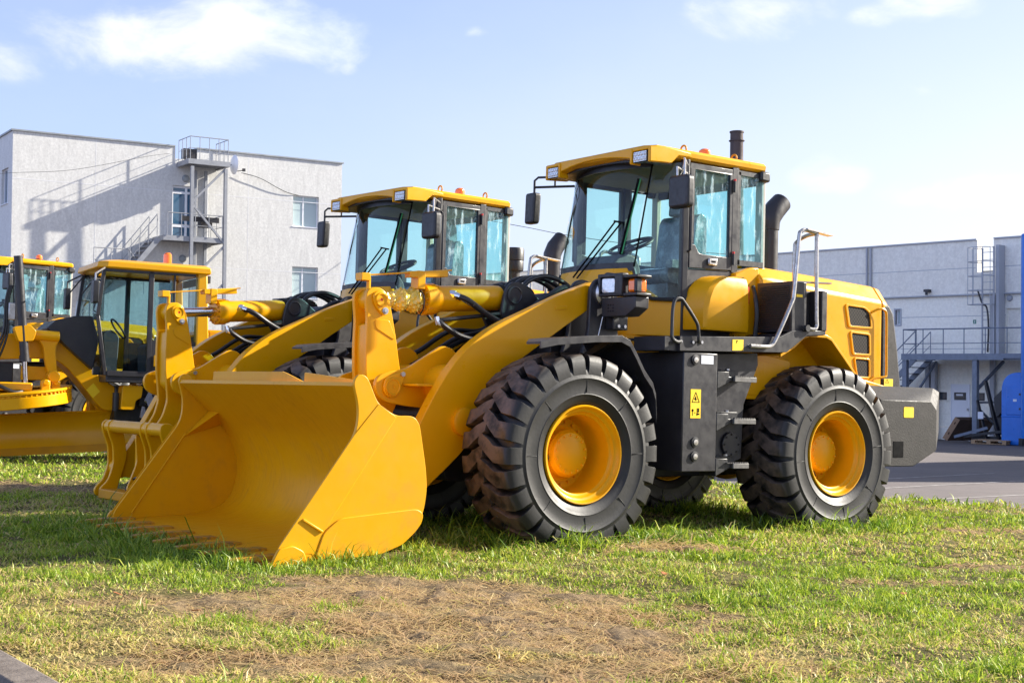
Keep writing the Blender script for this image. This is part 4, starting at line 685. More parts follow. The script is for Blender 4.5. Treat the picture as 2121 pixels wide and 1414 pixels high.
def wall_holes(x0, x1, z0, z1, holes, t, y0=0):
    xs = sorted({x0, x1, *[h[0] for h in holes], *[h[1] for h in holes]}); zs = sorted({z0, z1, *[h[2] for h in holes], *[h[3] for h in holes]}); V = {}; m = MB()
    solid = lambda i, j: 0 <= i < len(xs) - 1 and 0 <= j < len(zs) - 1 and not any(h[0] < (xs[i] + xs[i + 1]) / 2 < h[1] and h[2] < (zs[j] + zs[j + 1]) / 2 < h[3] for h in holes)
    def q(a, b, c, d): m.add([a, b, c, d], [(0, 1, 2, 3)])
    for i in range(len(xs) - 1):
        for j in range(len(zs) - 1):
            if not solid(i, j): continue
            a, b, c, d = xs[i], xs[i + 1], zs[j], zs[j + 1]; y1 = y0 + t
            q((a, y0, c), (b, y0, c), (b, y0, d), (a, y0, d)); q((a, y1, c), (a, y1, d), (b, y1, d), (b, y1, c))
            if not solid(i - 1, j): q((a, y0, c), (a, y0, d), (a, y1, d), (a, y1, c))
            if not solid(i + 1, j): q((b, y0, c), (b, y1, c), (b, y1, d), (b, y0, d))
            if not solid(i, j - 1): q((a, y0, c), (a, y1, c), (b, y1, c), (b, y0, c))
            if not solid(i, j + 1): q((a, y0, d), (b, y0, d), (b, y1, d), (a, y1, d))
    return m
def window(parent, x0, x1, z0, z1, y, pane, mull=(), trans=(), w=.05, sill=True):
    f = MB().box(x0, x0 + w, y, y + .07, z0, z1).box(x1 - w, x1, y, y + .07, z0, z1).box(x0 + w, x1 - w, y, y + .07, z0, z0 + w).box(x0 + w, x1 - w, y, y + .07, z1 - w, z1)
    for x in mull: f.box(x - w * .6, x + w * .6, y + .003, y + .067, z0 + w, z1 - w)
    for z in trans: f.box(x0 + w, x1 - w, y + .005, y + .065, z - w * .6, z + w * .6)
    o = f.obj('window', WHP, parent); MB().box(x0 + .02, x1 - .02, y + .03, y + .04, z0 + .02, z1 - .02).obj('pane', pane, o)
    if sill: MB().box(x0 - .05, x1 + .05, y - .19, y - .0, z0 - .03, z0 - .002).obj('sill', WHP, o)
    return o

# --- left: plastered three storey building. x along the wall to the right, y into the building
LB = empty('office_building', (0, 0, 0), 'white plastered flat roofed building with a notch in its parapet and a few windows', 'building')
ax = Vector((.835, .55, 0)).normalized(); R0 = Vector(((704 - 1060.5) / 2796.4 * 66, 66, 0)); LBZ = -.9
MLB = Matrix(((ax.x, -ax.y, 0, R0.x), (ax.y, ax.x, 0, R0.y), (0, 0, 1, LBZ), (0, 0, 0, 1))); LB.matrix_world = MLB
zc = lambda z: z + 1.42 - LBZ                                # height above the camera -> above the building's foot
win = [(-2.57, -1.22, zc(6.80), zc(8.30)), (-2.57, -1.22, zc(3.36), zc(4.88)), (-8.52, -7.42, zc(5.72), zc(8.28))]
wl = wall_holes(-15.54, 0, 0, zc(10.03), win + [(-8.41, -7.38, zc(9.50), zc(10.03))], .4).obj('wall', PLAS, LB)
wall_holes(.4, 12.0, 0, zc(10.03), [(2.1, 3.3, zc(7.1), zc(8.6)), (5.5, 6.7, zc(7.1), zc(8.6))], .4)
ls = wall_holes(.401, 12, 0, zc(10.03), [(.75, 1.95, zc(7.0), zc(8.55))], .4).obj('wall', PLAS, LB); ls.matrix_local = Matrix(((0, 1, 0, -15.54), (1, 0, 0, 0), (0, 0, 1, 0), (0, 0, 0, 1)))
lw = window(LB, .75, 1.95, zc(7.0), zc(8.55), .12, WBLUE, (1.35,)); lw.matrix_local = Matrix(((0, 1, 0, -15.54), (1, 0, 0, 0), (0, 0, 1, 0), (0, 0, 0, 1)))
MB().box(-.4, 0, .401, 12, 0, zc(10.03)).box(-15.139, -.401, 11.6, 12, 0, zc(10.03)).obj('wall', PLAS, LB)
MB().box(-15.1, -.41, .41, 11.6, zc(9.2), zc(9.45)).box(-15.1, -.41, .41, 11.6, zc(5.5), zc(5.7)).obj('roof', COPE, LB)
cp = MB().box(-15.62, -8.43, -.07, .45, zc(10.033), zc(10.10)).box(-15.62, -15.1, .45, 12.05, zc(10.033), zc(10.10)).box(-7.40, .07, -.07, .45, zc(10.033), zc(10.10)).box(-.45, .07, .45, 12.05, zc(10.033), zc(10.10)).box(-15.1, -.45, 11.6, 12.05, zc(10.033), zc(10.10)).obj('parapet_coping', COPE, LB)
MB().box(-8.0, -7.385, .02, .38, zc(9.52), zc(10.02)).obj('parapet_end', DG, LB)
jn = MB()
for x in (-12.0, -4.85): jn.box(x - .012, x + .012, -.003, 0, 0, zc(10.03))
for z in (4.62, 8.0): jn.box(-15.54, -8.6, -.004, 0, zc(z) - .015, zc(z) + .015).box(-7.3, 0, -.004, 0, zc(z) - .015, zc(z) + .015)
jn.obj('panel_joint', JOINT, LB)
for (a, b, c, d), n in zip(win[:2], (1, 2)): window(LB, a, b, c, d, .16, WPALE, ((a + b) / 2 - .08,))
window(LB, *win[2], .14, WBLUE, (-7.82,), (zc(6.45), zc(7.98)), .09, False)
for x, z in ((-7.9, 8.62), (-8.0, 4.95)): MB().lathe([(.001, -.12), (.12, -.10), (.17, -.05), (.18, 0)], (x, 0, zc(z)), 'y', 16).obj('wall_lamp', COPE, LB)
MB().cyl((-6.9, -.05, 0), (-6.9, -.05, zc(8.8)), .05, n=10).obj('downpipe', STEEL, LB)

# --- its outside steel stair
ST = empty('outside_staircase', (0, 0, 0), 'grey steel outside staircase with two railed landings against the white wall', 'staircase'); ST.matrix_world = MLB
OUT = -1.5
for x in (-8.14, -6.57): MB().box(x - .07, x + .07, OUT - .07, OUT + .07, 0, zc(9.0)).obj('post', STEEL, ST)
for x in (-7.05, -7.55): MB().box(x - .06, x + .06, -.35, -.23, 0, zc(9.0)).obj('post', STEEL, ST)
def landing(name, x0, x1, z, y0=OUT - .1, y1=-.02):
    l = MB().box(x0, x1, y0 + .12, y1, z - .05, z).box(x0, x1, y0, y0 + .115, z - .20, z + .02).box(x0 - .115, x0 - .002, y0, y1, z - .20, z + .02).box(x1 + .002, x1 + .115, y0, y1, z - .20, z + .02)
    for k in range(3): l.box(x0, x1, y0 + .35 + k * .4, y0 + .41 + k * .4, z - .17, z - .052)
    return l.obj(name, STEEL, ST)
def rail(paths, name='railing', r=.022, h=1.03, par=None, m=None, step=.9, mid=.5):
    b = MB()
    for P in paths:
        P = [Vector(p) for p in P]; up = Vector((0, 0, h)); b.tube([p + up for p in P], r, 8); b.tube([p + up * mid for p in P], r * .6, 6)
        for i in range(len(P) - 1):
            L_ = (P[i + 1] - P[i]).length; n = max(1, round(L_ / step))
            for k in range(n + 1):
                p = P[i].lerp(P[i + 1], k / n); b.tube([p, p + up], r * .8, 6)
    return b.obj(name, m or STEEL, par or ST)
landing('landing', -8.24, -6.50, zc(9.3)); landing('landing', -9.3, -6.66, zc(5.82), OUT); landing('landing', -12.4, -10.9, zc(4.1), -1.3)
rail([[(-8.26, -.05, zc(9.3)), (-8.26, OUT - .05, zc(9.3)), (-6.48, OUT - .05, zc(9.3)), (-6.48, -.05, zc(9.3))]], step=.45)
rail([[(-9.25, OUT - .03, zc(5.82)), (-6.7, OUT - .03, zc(5.82)), (-6.7, -.1, zc(5.82))]], step=.6); rail([[(-10.85, -1.35, zc(4.2)), (-9.65, -1.35, zc(5.72))], [(-10.85, -.25, zc(4.2)), (-9.65, -.25, zc(5.72))], [(-12.4, -1.3, zc(4.1)), (-10.9, -1.3, zc(4.1)), (-10.2, -1.3, zc(3.2))]], step=.6)
fl = MB().bar((-10.9, -1.38, zc(4.05)), (-9.6, -1.38, zc(5.66)), .05, .22).bar((-10.9, -.22, zc(4.05)), (-9.6, -.22, zc(5.66)), .05, .22)
for k in range(7): x = -10.85 + k * .18; z = zc(4.25) + k * .215; fl.box(x - .12, x + .12, -1.35, -.25, z - .02, z + .01)
for k in range(9): x = -12.5 - k * .28; z = zc(3.9) - k * .2; fl.box(x - .14, x + .14, -1.25, -.1, z - .02, z + .01)
fl.obj('stair_flight', STEEL, ST)
xb = MB()
for a, b in (((-8.13, 7.4), (-6.58, 9.0)), ((-8.13, 7.3), (-6.58, 5.6)), ((-6.58, 5.5), (-8.13, 3.9)), ((-8.13, 2.2), (-6.58, 3.8))): xb.bar((a[0], OUT - .0, zc(a[1])), (b[0], OUT - .0, zc(b[1])), .09, .09)
xb.obj('cross_brace', STEEL, ST)
MB().box(-8.5, -6.75, OUT + .25, OUT + .35, zc(6.55), zc(6.78)).box(-7.5, -6.96, OUT + .55, OUT + .95, zc(6.35), zc(6.65)).obj('cable_tray', DG, ST)
DI = empty('satellite_dish', (0, 0, 0), 'small white satellite dish fixed beside the top landing of the steel staircase', 'satellite dish'); DI.matrix_world = MLB
MB().lathe([(.45, .10), (.38, .05), (.2, .012), (.001, 0), (.2, -.005), (.38, .03), (.45, .085)], (-6.05, -1.0, zc(9.32)), 'x', 28).obj('reflector', WHP, DI); MB().tube([(-6.0, -1.0, zc(9.0)), (-5.5, -1.0, zc(9.1))], .02, 6).box(-5.56, -5.44, -1.06, -.94, zc(9.05), zc(9.18)).obj('feed_arm', DG, DI); MB().tube([(-6.1, -1.0, zc(9.3)), (-6.35, -1.0, zc(9.2)), (-6.35, -.02, zc(9.2))], .03, 8).obj('bracket', STEEL, DI)

# --- right: warehouse. x to the right along the wall, y into the building
WH = empty('warehouse', (0, 0, 0), 'long light grey panel warehouse with a high door, a sectional gate and a parapet gap', 'building')
bx = Vector((.67018, -.74220, 0)); W0 = Vector((18.962, 50, 0)); WZ = -1.12
MWH = Matrix(((bx.x, -bx.y, 0, W0.x), (bx.y, bx.x, 0, W0.y), (0, 0, 1, WZ), (0, 0, 0, 1))); WH.matrix_world = MWH
zw = lambda z: z + 1.42 - WZ
gate = (-3.84, -1.40, 0, zw(.40)); udoor = (-.69, .20, zw(.80), zw(2.50)); sw_ = (-5.40, -5.18, zw(1.97), zw(2.56)); ld = (.4, 1.4, 0, zw(-.15))
wall_holes(-34, 15.5, 0, zw(3.03), [gate, udoor, sw_], .35).obj('wall', PANL, WH)
wall_holes(-34, 15.5, zw(3.09), zw(5.12), [(-1.83, -1.17, zw(3.9), zw(5.12))], .40, -.06).obj('wall', PAN, WH)
MB().box(-34, 15.5, -.16, .30, zw(3.034), zw(3.086)).obj('ledge', PANG, WH)
tr = MB().box(-34, -1.85, -.12, .36, zw(5.123), zw(5.18)).box(-1.15, 15.5, -.12, .36, zw(5.123), zw(5.18)); tr.obj('parapet_coping', PANG, WH)
sm = MB()
for z in (4.08,): sm.box(-34, -1.9, -.064, -.06, zw(z) - .012, zw(z) + .012).box(-1.15, 9, -.064, -.06, zw(z) - .012, zw(z) + .012)
for z in (2.25, 1.0): sm.box(-34, -5.42, -.004, 0, zw(z) - .012, zw(z) + .012).box(-5.16, -.72, -.004, 0, zw(z) - .012, zw(z) + .012)
for x in (-13, -20, -27): sm.box(x - .012, x + .012, -.064, -.06, zw(3.1), zw(5.12))
sm.obj('panel_joint', PANG, WH)
MB().cyl((-6.66, -.12, zw(0)), (-6.66, -.12, zw(5.1)), .045, n=10).cyl((-6.48, -.12, zw(0)), (-6.48, -.12, zw(5.1)), .045, n=10).obj('downpipe', PANG, WH)
MB().box(-33.9, 8.9, .42, 20, zw(3.3), zw(3.6)).box(-33.9, 8.9, 14, 14.4, zw(3.6), zw(4.6)).obj('roof', PANG, WH); MB().box(-34, -33.6, .42, 20, 0, zw(5.0)).box(-33.6, 15.5, 19.6, 20, 0, zw(5.0)).obj('wall', PANL, WH)
MB().box(-2.2, -.9, .9, 1.6, zw(3.62), zw(4.02)).box(-2.0, -1.0, .7, .9, zw(3.62), zw(3.8)).obj('roof_unit', DG, WH, bevel=.02)
MB().box(15.6, 15.95, -20.6, 20, -.5, zw(7.0)).obj('wall', PANL, WH)   # wing beyond the right edge, its shadow lies on the yard
gt = MB()
for k in range(6): gt.box(gate[0], gate[1], .12, .16, .02 + k * .50, min(.51 + k * .50, gate[3]))
gt = gt.obj('sectional_gate', PANL, WH)
for a, b in ((-3.55, -3.2), (-2.05, -1.62)): w_ = MB().box(a, b, .105, .119, zw(-.98), zw(-.68)).obj('port_frame', BLK, gt); MB().box(a + .04, b - .04, .10, .1045, zw(-.94), zw(-.72)).obj('pane', WDARK, w_)
d_ = MB().box(-3.02, -2.98, .09, .119, 0, zw(-.36)).box(-2.26, -2.22, .09, .119, 0, zw(-.36)).box(-2.98, -2.26, .09, .119, zw(-.40), zw(-.36)).box(-2.975, -2.265, .1, .119, .03, zw(-.405)).obj('wicket_door', WHP, gt)
w_ = MB().box(-2.87, -2.38, .085, .0995, zw(-.97), zw(-.68)).obj('port_frame', BLK, d_); MB().box(-2.83, -2.42, .08, .0845, zw(-.93), zw(-.72)).obj('pane', WDARK, w_); MB().box(-2.78, -2.5, .078, .0795, zw(-.81), zw(-.74)).obj('notice', WHT, w_); MB().box(-2.33, -2.28, .04, .099, zw(-1.38), zw(-1.28)).obj('door_handle', GALV, d_)
ud = MB().box(-.69, .2, .10, .15, zw(.80), zw(2.50)).obj('door', PAN, WH); MB().box(-.60, .12, .085, .0995, zw(.9), zw(2.40)).obj('door_leaf', PAN, ud, bevel=.01)
window(WH, *sw_, .12, WPALE, (), (), .04, False); MB().box(-5.46, -5.40, -.02, .1, zw(1.92), zw(2.62)).box(-5.18, -5.12, -.02, .1, zw(1.92), zw(2.62)).box(-5.40, -5.18, -.02, .1, zw(2.56), zw(2.62)).box(-5.40, -5.18, -.02, .1, zw(1.91), zw(1.97)).obj('window_surround', PANG, WH)
for x in (-3.96, -3.70): MB().box(x, x + .17, -.20, -.004, 0, zw(.5)).obj('gate_post', PANG, WH)
MB().box(-1.25, -1.08, -.20, -.064, 0, zw(3.0)).obj('gate_post', PANG, WH)
MB().lathe([(.001, -.11), (.09, -.10), (.12, -.04), (.12, -.004)], (-.55, 0, zw(2.88)), 'y', 16).obj('wall_lamp', PANG, WH); MB().box(-3.98, -3.78, -.30, -.062, zw(3.22), zw(3.32)).cyl((-3.88, -.25, zw(3.1)), (-3.88, -.25, zw(3.22)), .05, n=10).obj('wall_lamp', DG, WH)
sg = MB().box(-2.03, -1.91, -.015, -.004, zw(1.95), zw(2.10)).obj('exit_sign', mat('sign_green', (.01, .16, .10), .5), WH); MB().ball((-1.955, -.016, zw(2.07)), .012, 6).bar((-1.96, -.017, zw(2.06)), (-1.975, -.017, zw(2.01)), .02, .002, up=(0, 1, 0)).bar((-1.975, -.017, zw(2.01)), (-1.95, -.017, zw(1.97)), .012, .002, up=(0, 1, 0)).bar((-1.975, -.017, zw(2.01)), (-2.0, -.017, zw(1.975)), .012, .002, up=(0, 1, 0)).bar((-1.965, -.017, zw(2.045)), (-1.935, -.017, zw(2.02)), .01, .002, up=(0, 1, 0)).obj('symbol', WHP, sg)
kb = MB().box(-4.4, 9, -2.9, -.22, -.02, .0 + .10).obj('plinth', CONC, WH, bevel=.02) if False else None

PL = empty('loading_platform', (0, 0, 0), 'blue grey steel platform with railing on posts in front of the warehouse gate', 'platform'); PL.matrix_world = MWH
MB().box(-3.55, 3.2, -2.5, -.17, zw(.70), zw(.75)).obj('deck', STEELB, PL); MB().box(-3.55, .55, -2.56, -2.503, zw(.54), zw(.77)).box(-3.55, 3.2, -2.45, -2.35, zw(.54), zw(.697)).box(-3.56, -3.50, -2.50, -.2, zw(.54), zw(.697)).box(.55, 3.2, -2.56, -2.503, zw(.60), zw(.77)).obj('edge_beam', STEELB, PL)
for x, y in ((-.59, -2.42), (-3.45, -2.42), (2.9, -2.42)): MB().box(x - .09, x + .09, y - .09, y + .09, -.05, zw(.535)).obj('post', STEELB, PL)
MB().bar((-.59, -2.35, zw(-.55)), (-.59, -.4, zw(.5)), .09).bar((-.59, -2.35, zw(-1.0)), (-.59, -.3, zw(-1.0)), .07).bar((-.59, -2.35, zw(-1.15)), (-.59, -.3, zw(-2.2)), .07).bar((-3.4, -2.3, zw(-1.2)), (-3.4, -.3, zw(.5)), .07).obj('brace', STEELB, PL)
rail([[(-3.5, -2.5, zw(.76)), (3.15, -2.5, zw(.76))], [(-3.5, -2.5, zw(.76)), (-3.5, -1.6, zw(.76))]], 'railing', .025, .92, PL, STEELB, .82, .42)
sf = MB()
for k in range(12): x = -3.75 - k * .26; z = zw(.52) - k * .24; sf.box(x - .15, x + .15, -1.5, -.4, z - .03, z)
sf.bar((-3.6, -1.52, zw(.60)), (-6.7, -1.52, zw(-2.3)), .05, .2).bar((-3.6, -.38, zw(.60)), (-6.7, -.38, zw(-2.3)), .05, .2); sf.obj('stair_flight', STEELB, PL); rail([[(-3.6, -1.5, zw(.7)), (-6.6, -1.5, zw(-2.1))], [(-3.6, -.4, zw(.7)), (-6.6, -.4, zw(-2.1))]], 'railing', .022, .95, PL, STEELB, 1.2, .45)

LA = empty('roof_ladder', (0, 0, 0), 'narrow grey roof access ladder with a safety cage at the parapet gap', 'ladder'); LA.matrix_world = MWH
MB().box(-1.36, -1.31, -.62, -.57, zw(.8), zw(4.75)).box(-.90, -.85, -.62, -.57, zw(.8), zw(4.80)).obj('stringer', PANG, LA); cg = MB()
for k in range(14): MB().cyl((-1.31, -.595, zw(.95 + k * .28)), (-.90, -.595, zw(.95 + k * .28)), .012, n=6).obj('rung', PANG, LA)
for k in range(5):
    z = zw(2.62 + k * .53); cg.tube([(-1.33, -.6, z), (-1.62, -.8, z), (-1.62, -1.15, z), (-1.3, -1.32, z), (-.95, -1.3, z), (-.75, -1.1, z), (-.75, -.8, z), (-.88, -.6, z)], .016, 6)
for x, y in ((-1.62, -.8), (-1.62, -1.15), (-1.3, -1.32), (-.95, -1.3), (-.75, -1.1), (-.75, -.8)): cg.cyl((x, y, zw(2.62)), (x, y, zw(4.74)), .014, n=6)
cg.obj('safety_cage', PANG, LA); MB().tube(bez([(-1.5, -.65, zw(3.2)), (-1.3, -.68, zw(2.7)), (-1.12, -.66, zw(2.5)), (-1.05, -.66, zw(1.8)), (-1.08, -.66, zw(.85))]), .035, 8).obj('cable', DG, LA)
MB().box(-.82, -.70, -.55, -.10, zw(.8), zw(4.85)).obj('side_column', PANG, LA)

# --- yard clutter
def yard(u, D, dz=0): x = (u - 1060.5) / 2796.4 * D; return Vector((x, D, gz(x, D) + dz))
BT = empty('water_tank', yard(2152, 46.5), 'blue plastic tank cabinet with rounded top beside the warehouse platform', 'tank'); BT.rotation_euler.z = math.atan2(bx.y, bx.x)
MB().prism(fillet([(-1.0, 0), (1.2, 0), (1.2, 2.5), (-1.0, 2.5)], [.05, .05, .5, .65], 8), -.7, .7).box(-1.012, 1.215, -.715, .715, .95, 1.0).obj('body', BLUE, BT, bevel=.06)
dr = MB().box(-.80, -.10, -.735, -.70, 1.04, 2.0).obj('door', BLUE, BT, bevel=.02); MB().box(-.55, -.42, -.742, -.735, 1.50, 1.58).obj('label', WHT, dr)
for z in (1.75, 1.25): MB().box(-.34, -.22, -.755, -.735, z - .035, z + .035).obj('latch', DG, dr, bevel=.008)
BP = empty('pylon_sign', yard(2136, 45.5), 'tall narrow blue metal pylon panel at the right edge beside the tank', 'pylon'); BP.rotation_euler.z = 0
MB().box(-.32, 1.2, -.12, .12, 0, 7.15).obj('panel', BLUE, BP, bevel=.07, seg=4); MB().box(-.36, 1.25, -.16, .16, 0, .25).obj('foot', DG, BP)
CB = empty('cardboard_box', yard(1963, 49.0), 'long brown cardboard box lying tilted on the asphalt beside the platform post', 'box')
cu, cv, cw_ = Vector((.46, .0, .76)), Vector((.17, -.02, -.10)), Vector((1.25, 1.0, -.03)) * 1.45; c0 = Vector((0, 0, .02)); E_ = [c0, c0 - cv, c0 - cv + cu, c0 + cu]
o = MB().loft([E_, [p + cw_ for p in E_]]).obj('box_body', CARDD, CB); nE = cw_.normalized() * -.012; f = MB().loft([[p + nE * .1 for p in E_], [p + nE for p in E_]]).obj('end_panel', CARD, o)
hh_ = MB()
for t in (.30, .78): q = c0 - cv * .5 + cu * t + nE * 1.15; hh_.bar(q - cu * .05, q + cu * .05, .05, .004, up=cw_)
hh_.obj('hand_hole', BLKM, f)
PT = empty('wooden_pallet', yard(2056, 46.8), 'light wooden pallet on the ground beside the blue tank', 'pallet'); PT.rotation_euler.z = math.radians(-38); p = MB()
for k in range(6): p.box(-.6, .6, -.4 + k * .152, -.30 + k * .152, .115, .14)
for y in (-.4, -.06, .28): p.box(-.6, .6, y, y + .1, 0, .022)
for x in (-.6, -.07, .46):
    for y in (-.4, -.06, .28): p.box(x, x + .14, y, y + .1, .022, .093)
    p.box(x, x + .14, -.4, .46, .093, .115)
p.obj('pallet', WOOD, PT)
FG = empty('folded_attachment', yard(2062, 47.6), 'dark folded steel attachment leaning behind the wooden pallet', 'attachment'); FG.rotation_euler.z = math.radians(-40)
g_ = MB().bar((-.3, 0, .15), (-.75, .3, 1.5), .10, .06).bar((.1, .1, .15), (-.5, .4, 2.2), .12, .10).bar((.5, .2, .1), (.35, .6, 2.3), .12).bar((-1.0, -.3, .22), (.7, -.1, .5), .10).bar((-.9, .2, .16), (.8, .2, .16), .14).box(-.1, .55, .25, .6, .3, 1.6).prism([(.0, .9), (.3, 1.2), (.2, 1.9), (-.1, 1.6)], .1, .2); g_.obj('frame', BLK, FG, bevel=.01)
MB().box(-.62, -.42, -.02, .0, .85, 1.1).obj('plate', WHT, FG); MB().bar((-1.3, -.45, .2), (-.2, -.2, .55), .10).obj('fork', STEELB, FG)

CH = empty('factory_chimney', (0, 0, 0), 'tall rusty steel chimney rising far behind the cab roof', 'chimney'); cx, cy = (1523.5 - 1060.5) / 2796.4 * 130, 130; CH.location = (cx, cy, gz(cx, cy))
hh = (777 - 276) / 2796.4 * 130 + 1.42 - gz(cx, cy); s_ = MB().cyl((0, 0, 0), (0, 0, hh), .85, .62, 32).obj('shaft', RUST, CH, ang=50); MB().lathe([(.60, hh - .02), (.69, hh - .02), (.69, hh - .16), (.60, hh - .16)], (0, 0, 0), 'z', 32, True).lathe([(.60, hh - .9), (.76, hh - .9), (.76, hh - .98), (.60, hh - .98)], (0, 0, 0), 'z', 32, True).obj('flange_ring', RUST, CH); MB().cyl((0, 0, hh - .005), (0, 0, hh + .01), .5, n=24).obj('mouth', BLKM, CH)
def at(u, v, D):                                             # a point seen at u, v, D metres deep
    c_, s__ = math.cos(.0097), math.sin(.0097); x, y = (u - 1060.5) / 2796.4, (707 - v) / 2796.4; x, y = c_ * x - s__ * y, s__ * x + c_ * y; z = y * math.cos(.0214) + math.sin(.0214); yy = math.cos(.0214) - y * math.sin(.0214)
    return Vector((x * D / yy, D, z * D / yy + 1.42))
def wire(name, pts, r, label): w = MB().tube(bez(pts, 8), r, 5).obj(name, HOSE); tag(w, label, 'cable'); return w
wire('overhead_cable', [at(500, 358, 63), at(540, 370, 63.5), at(605, 402, 64.5), at(690, 410, 66), at(900, 438, 68), at(1080, 469, 66), at(1180, 488, 63), at(1400, 518, 58), at(1612, 533, 53)], .016, 'thin black cable sagging from the satellite dish behind both cabs')
wire('wall_cable', [at(-30, 364, 52), at(25, 358, 55), at(150, 352, 55), at(300, 325, 57), at(352, 318, 59)], .008, 'thin grey cable strung across the white wall left of the staircase')
wire('overhead_cable', [at(600, 330, 59), at(640, 400, 55), at(820, 510, 50), at(1060, 545, 46), at(1300, 560, 42)], .012, 'lower thin cable crossing behind the cab glass') if False else None

# ------------------------------------------------------------------ ground, yard, kerb
BORDER = [(16, 9.5), (10, 12.9), (7.4, 14.3), (5.78, 15.2), (4.41, 15.9), (3.5, 17.2), (2.95, 18.4), (1.6, 20.6), (0, 23), (-3, 25.6), (-8, 28.5), (-15, 33)]
def yard_side(x, y):                                         # > 0 on the asphalt
    bx_ = np.array([p[0] for p in BORDER[::-1]]); by = np.array([p[1] for p in BORDER[::-1]]); return y - np.interp(x, bx_, by)
def vnoise(x, y, seed, s):
    r = np.random.default_rng(seed).random((64, 64)); x = np.asarray(x) / s; y = np.asarray(y) / s; i = np.floor(x).astype(int); j = np.floor(y).astype(int); fx = x - i; fy = y - j; fx = fx * fx * (3 - 2 * fx); fy = fy * fy * (3 - 2 * fy); g = lambda a, b: r[a % 64, b % 64]
    return (g(i, j) * (1 - fx) + g(i + 1, j) * fx) * (1 - fy) + (g(i, j + 1) * (1 - fx) + g(i + 1, j + 1) * fx) * fy
def fbm(x, y, seed, s): return sum(vnoise(x, y, seed + k, s / 2 ** k) * .5 ** k for k in range(4)) / 1.875
gzn = lambda x, y: ORI.z - .71 / UP.z - (UP.x * (x - ORI.x) + UP.y * (y - ORI.y)) / UP.z
def lump(x, y): return (fbm(x, y, 3, 1.3) - .5) * .07 + (fbm(x, y, 9, .26) - .5) * .055
rise = lambda x: .012 + .043 * np.clip((np.asarray(x) + .6) / 2.4, 0, 1)
def soil_mask(x, y):                                         # bare, scuffed patches
    m = np.zeros_like(x); w = (fbm(x, y, 21, .55) - .5) * 2.3 + (fbm(x, y, 27, .16) - .5) * 1.3
    for cx, cy, rx, ry, a, s in ((-.3, 7.15, .95, .42, -.28, 1.), (.05, 6.25, .75, .45, -.25, .95), (.15, 7.25, .6, .22, -.2, .9), (-1.3, 6.9, .5, .15, -.3, .8), (-4.0, 7.6, .8, .2, .2, .6), (-.4, 7.9, .55, .16, -.1, .8), (-.75, 6.6, .95, .20, -.25, .9), (1.20, 9.8, .42, .22, .0, 1.1), (4.2, 12.0, .9, .18, .1, 1.), (-5.2, 14.6, 1.1, .5, 0, .9), (2.6, 8.3, .6, .12, .1, .6), (.35, 7.45, .4, .12, -.2, .9), (-.1, 5.5, .8, .3, 0, .8), (3.3, 9.2, .5, .1, .1, .7)):
        dx, dy = x - cx, y - cy; u = (dx * math.cos(a) + dy * math.sin(a)) / rx; v = (-dx * math.sin(a) + dy * math.cos(a)) / ry; m = np.maximum(m, s * np.clip(1.7 - 1.15 * np.sqrt(u * u + v * v) + 1.3 * w, 0, 1))
    return np.clip(m, 0, 1)
def grid_obj(name, xs, ys, zf, m, keep=None, attr=None):
    X, Y = np.meshgrid(xs, ys); Z = zf(X, Y); nx, ny = len(xs), len(ys); v = np.stack([X, Y, Z], -1).reshape(-1, 3); i = np.arange(nx * ny).reshape(ny, nx); q = np.stack([i[:-1, :-1], i[:-1, 1:], i[1:, 1:], i[1:, :-1]], -1).reshape(-1, 4)
    if keep is not None: k = keep(X, Y).reshape(-1); q = q[k[q].all(1)]
    me = bpy.data.meshes.new(name); me.from_pydata(v, [], q.tolist()); me.polygons.foreach_set('use_smooth', [True] * len(me.polygons)); o = bpy.data.objects.new(name, me); COL.objects.link(o); me.materials.append(m)
    if attr is not None: a = me.attributes.new('soil', 'FLOAT', 'POINT'); a.data.foreach_set('value', attr(X, Y).reshape(-1).astype(np.float32))
    return o
def soil_mat():
    m, nt, b = newmat('lawn_soil'); a = nn(nt, 'ShaderNodeAttribute', attribute_name='soil'); f = noise(nt, 26, 8, rough=.7); f2 = noise(nt, 5, 5)
    dirt = ramp(nt, f, [(.3, (.085, .056, .032)), (.7, (.40, .285, .165))]); th = ramp(nt, f, [(.3, (.028, .030, .010)), (.5, (.11, .10, .035)), (.75, (.34, .27, .13))])
    nt.links.new(mix(nt, a.outputs['Fac'], th, dirt), b.inputs['Base Color']); b.inputs['Roughness'].default_value = .95; b.inputs['Specular IOR Level'].default_value = .1; bump(nt, b, f, 1., .03); return m
xs = np.concatenate([np.linspace(-14, -4, 60), np.linspace(-3.95, 6, 330), np.linspace(6.1, 14, 40)]); ys = np.concatenate([np.linspace(3.2, 11, 260), np.linspace(11.05, 20, 120), np.linspace(20.3, 34, 40)])
KA = Vector((-2.13, 5.67)) + Vector((-.795, -.606)) * .05; KD = Vector((.606, -.795)); KN = Vector((-.795, -.606))
kside = lambda x, y: (x - KA.x) * KN.x + (y - KA.y) * KN.y   # > 0 beyond the kerb
lawn = grid_obj('lawn', xs, ys, lambda x, y: gzn(x, y) + rise(x) + lump(x, y) + soil_mask(x, y) * (fbm(x, y, 61, .13) - .55) * .10 - .06 * np.clip(1 + yard_side(x, y) / .25, 0, 1), soil_mat(), lambda x, y: (yard_side(x, y) < .12) & (kside(x, y) < .05), soil_mask); tag(lawn, kind='structure')
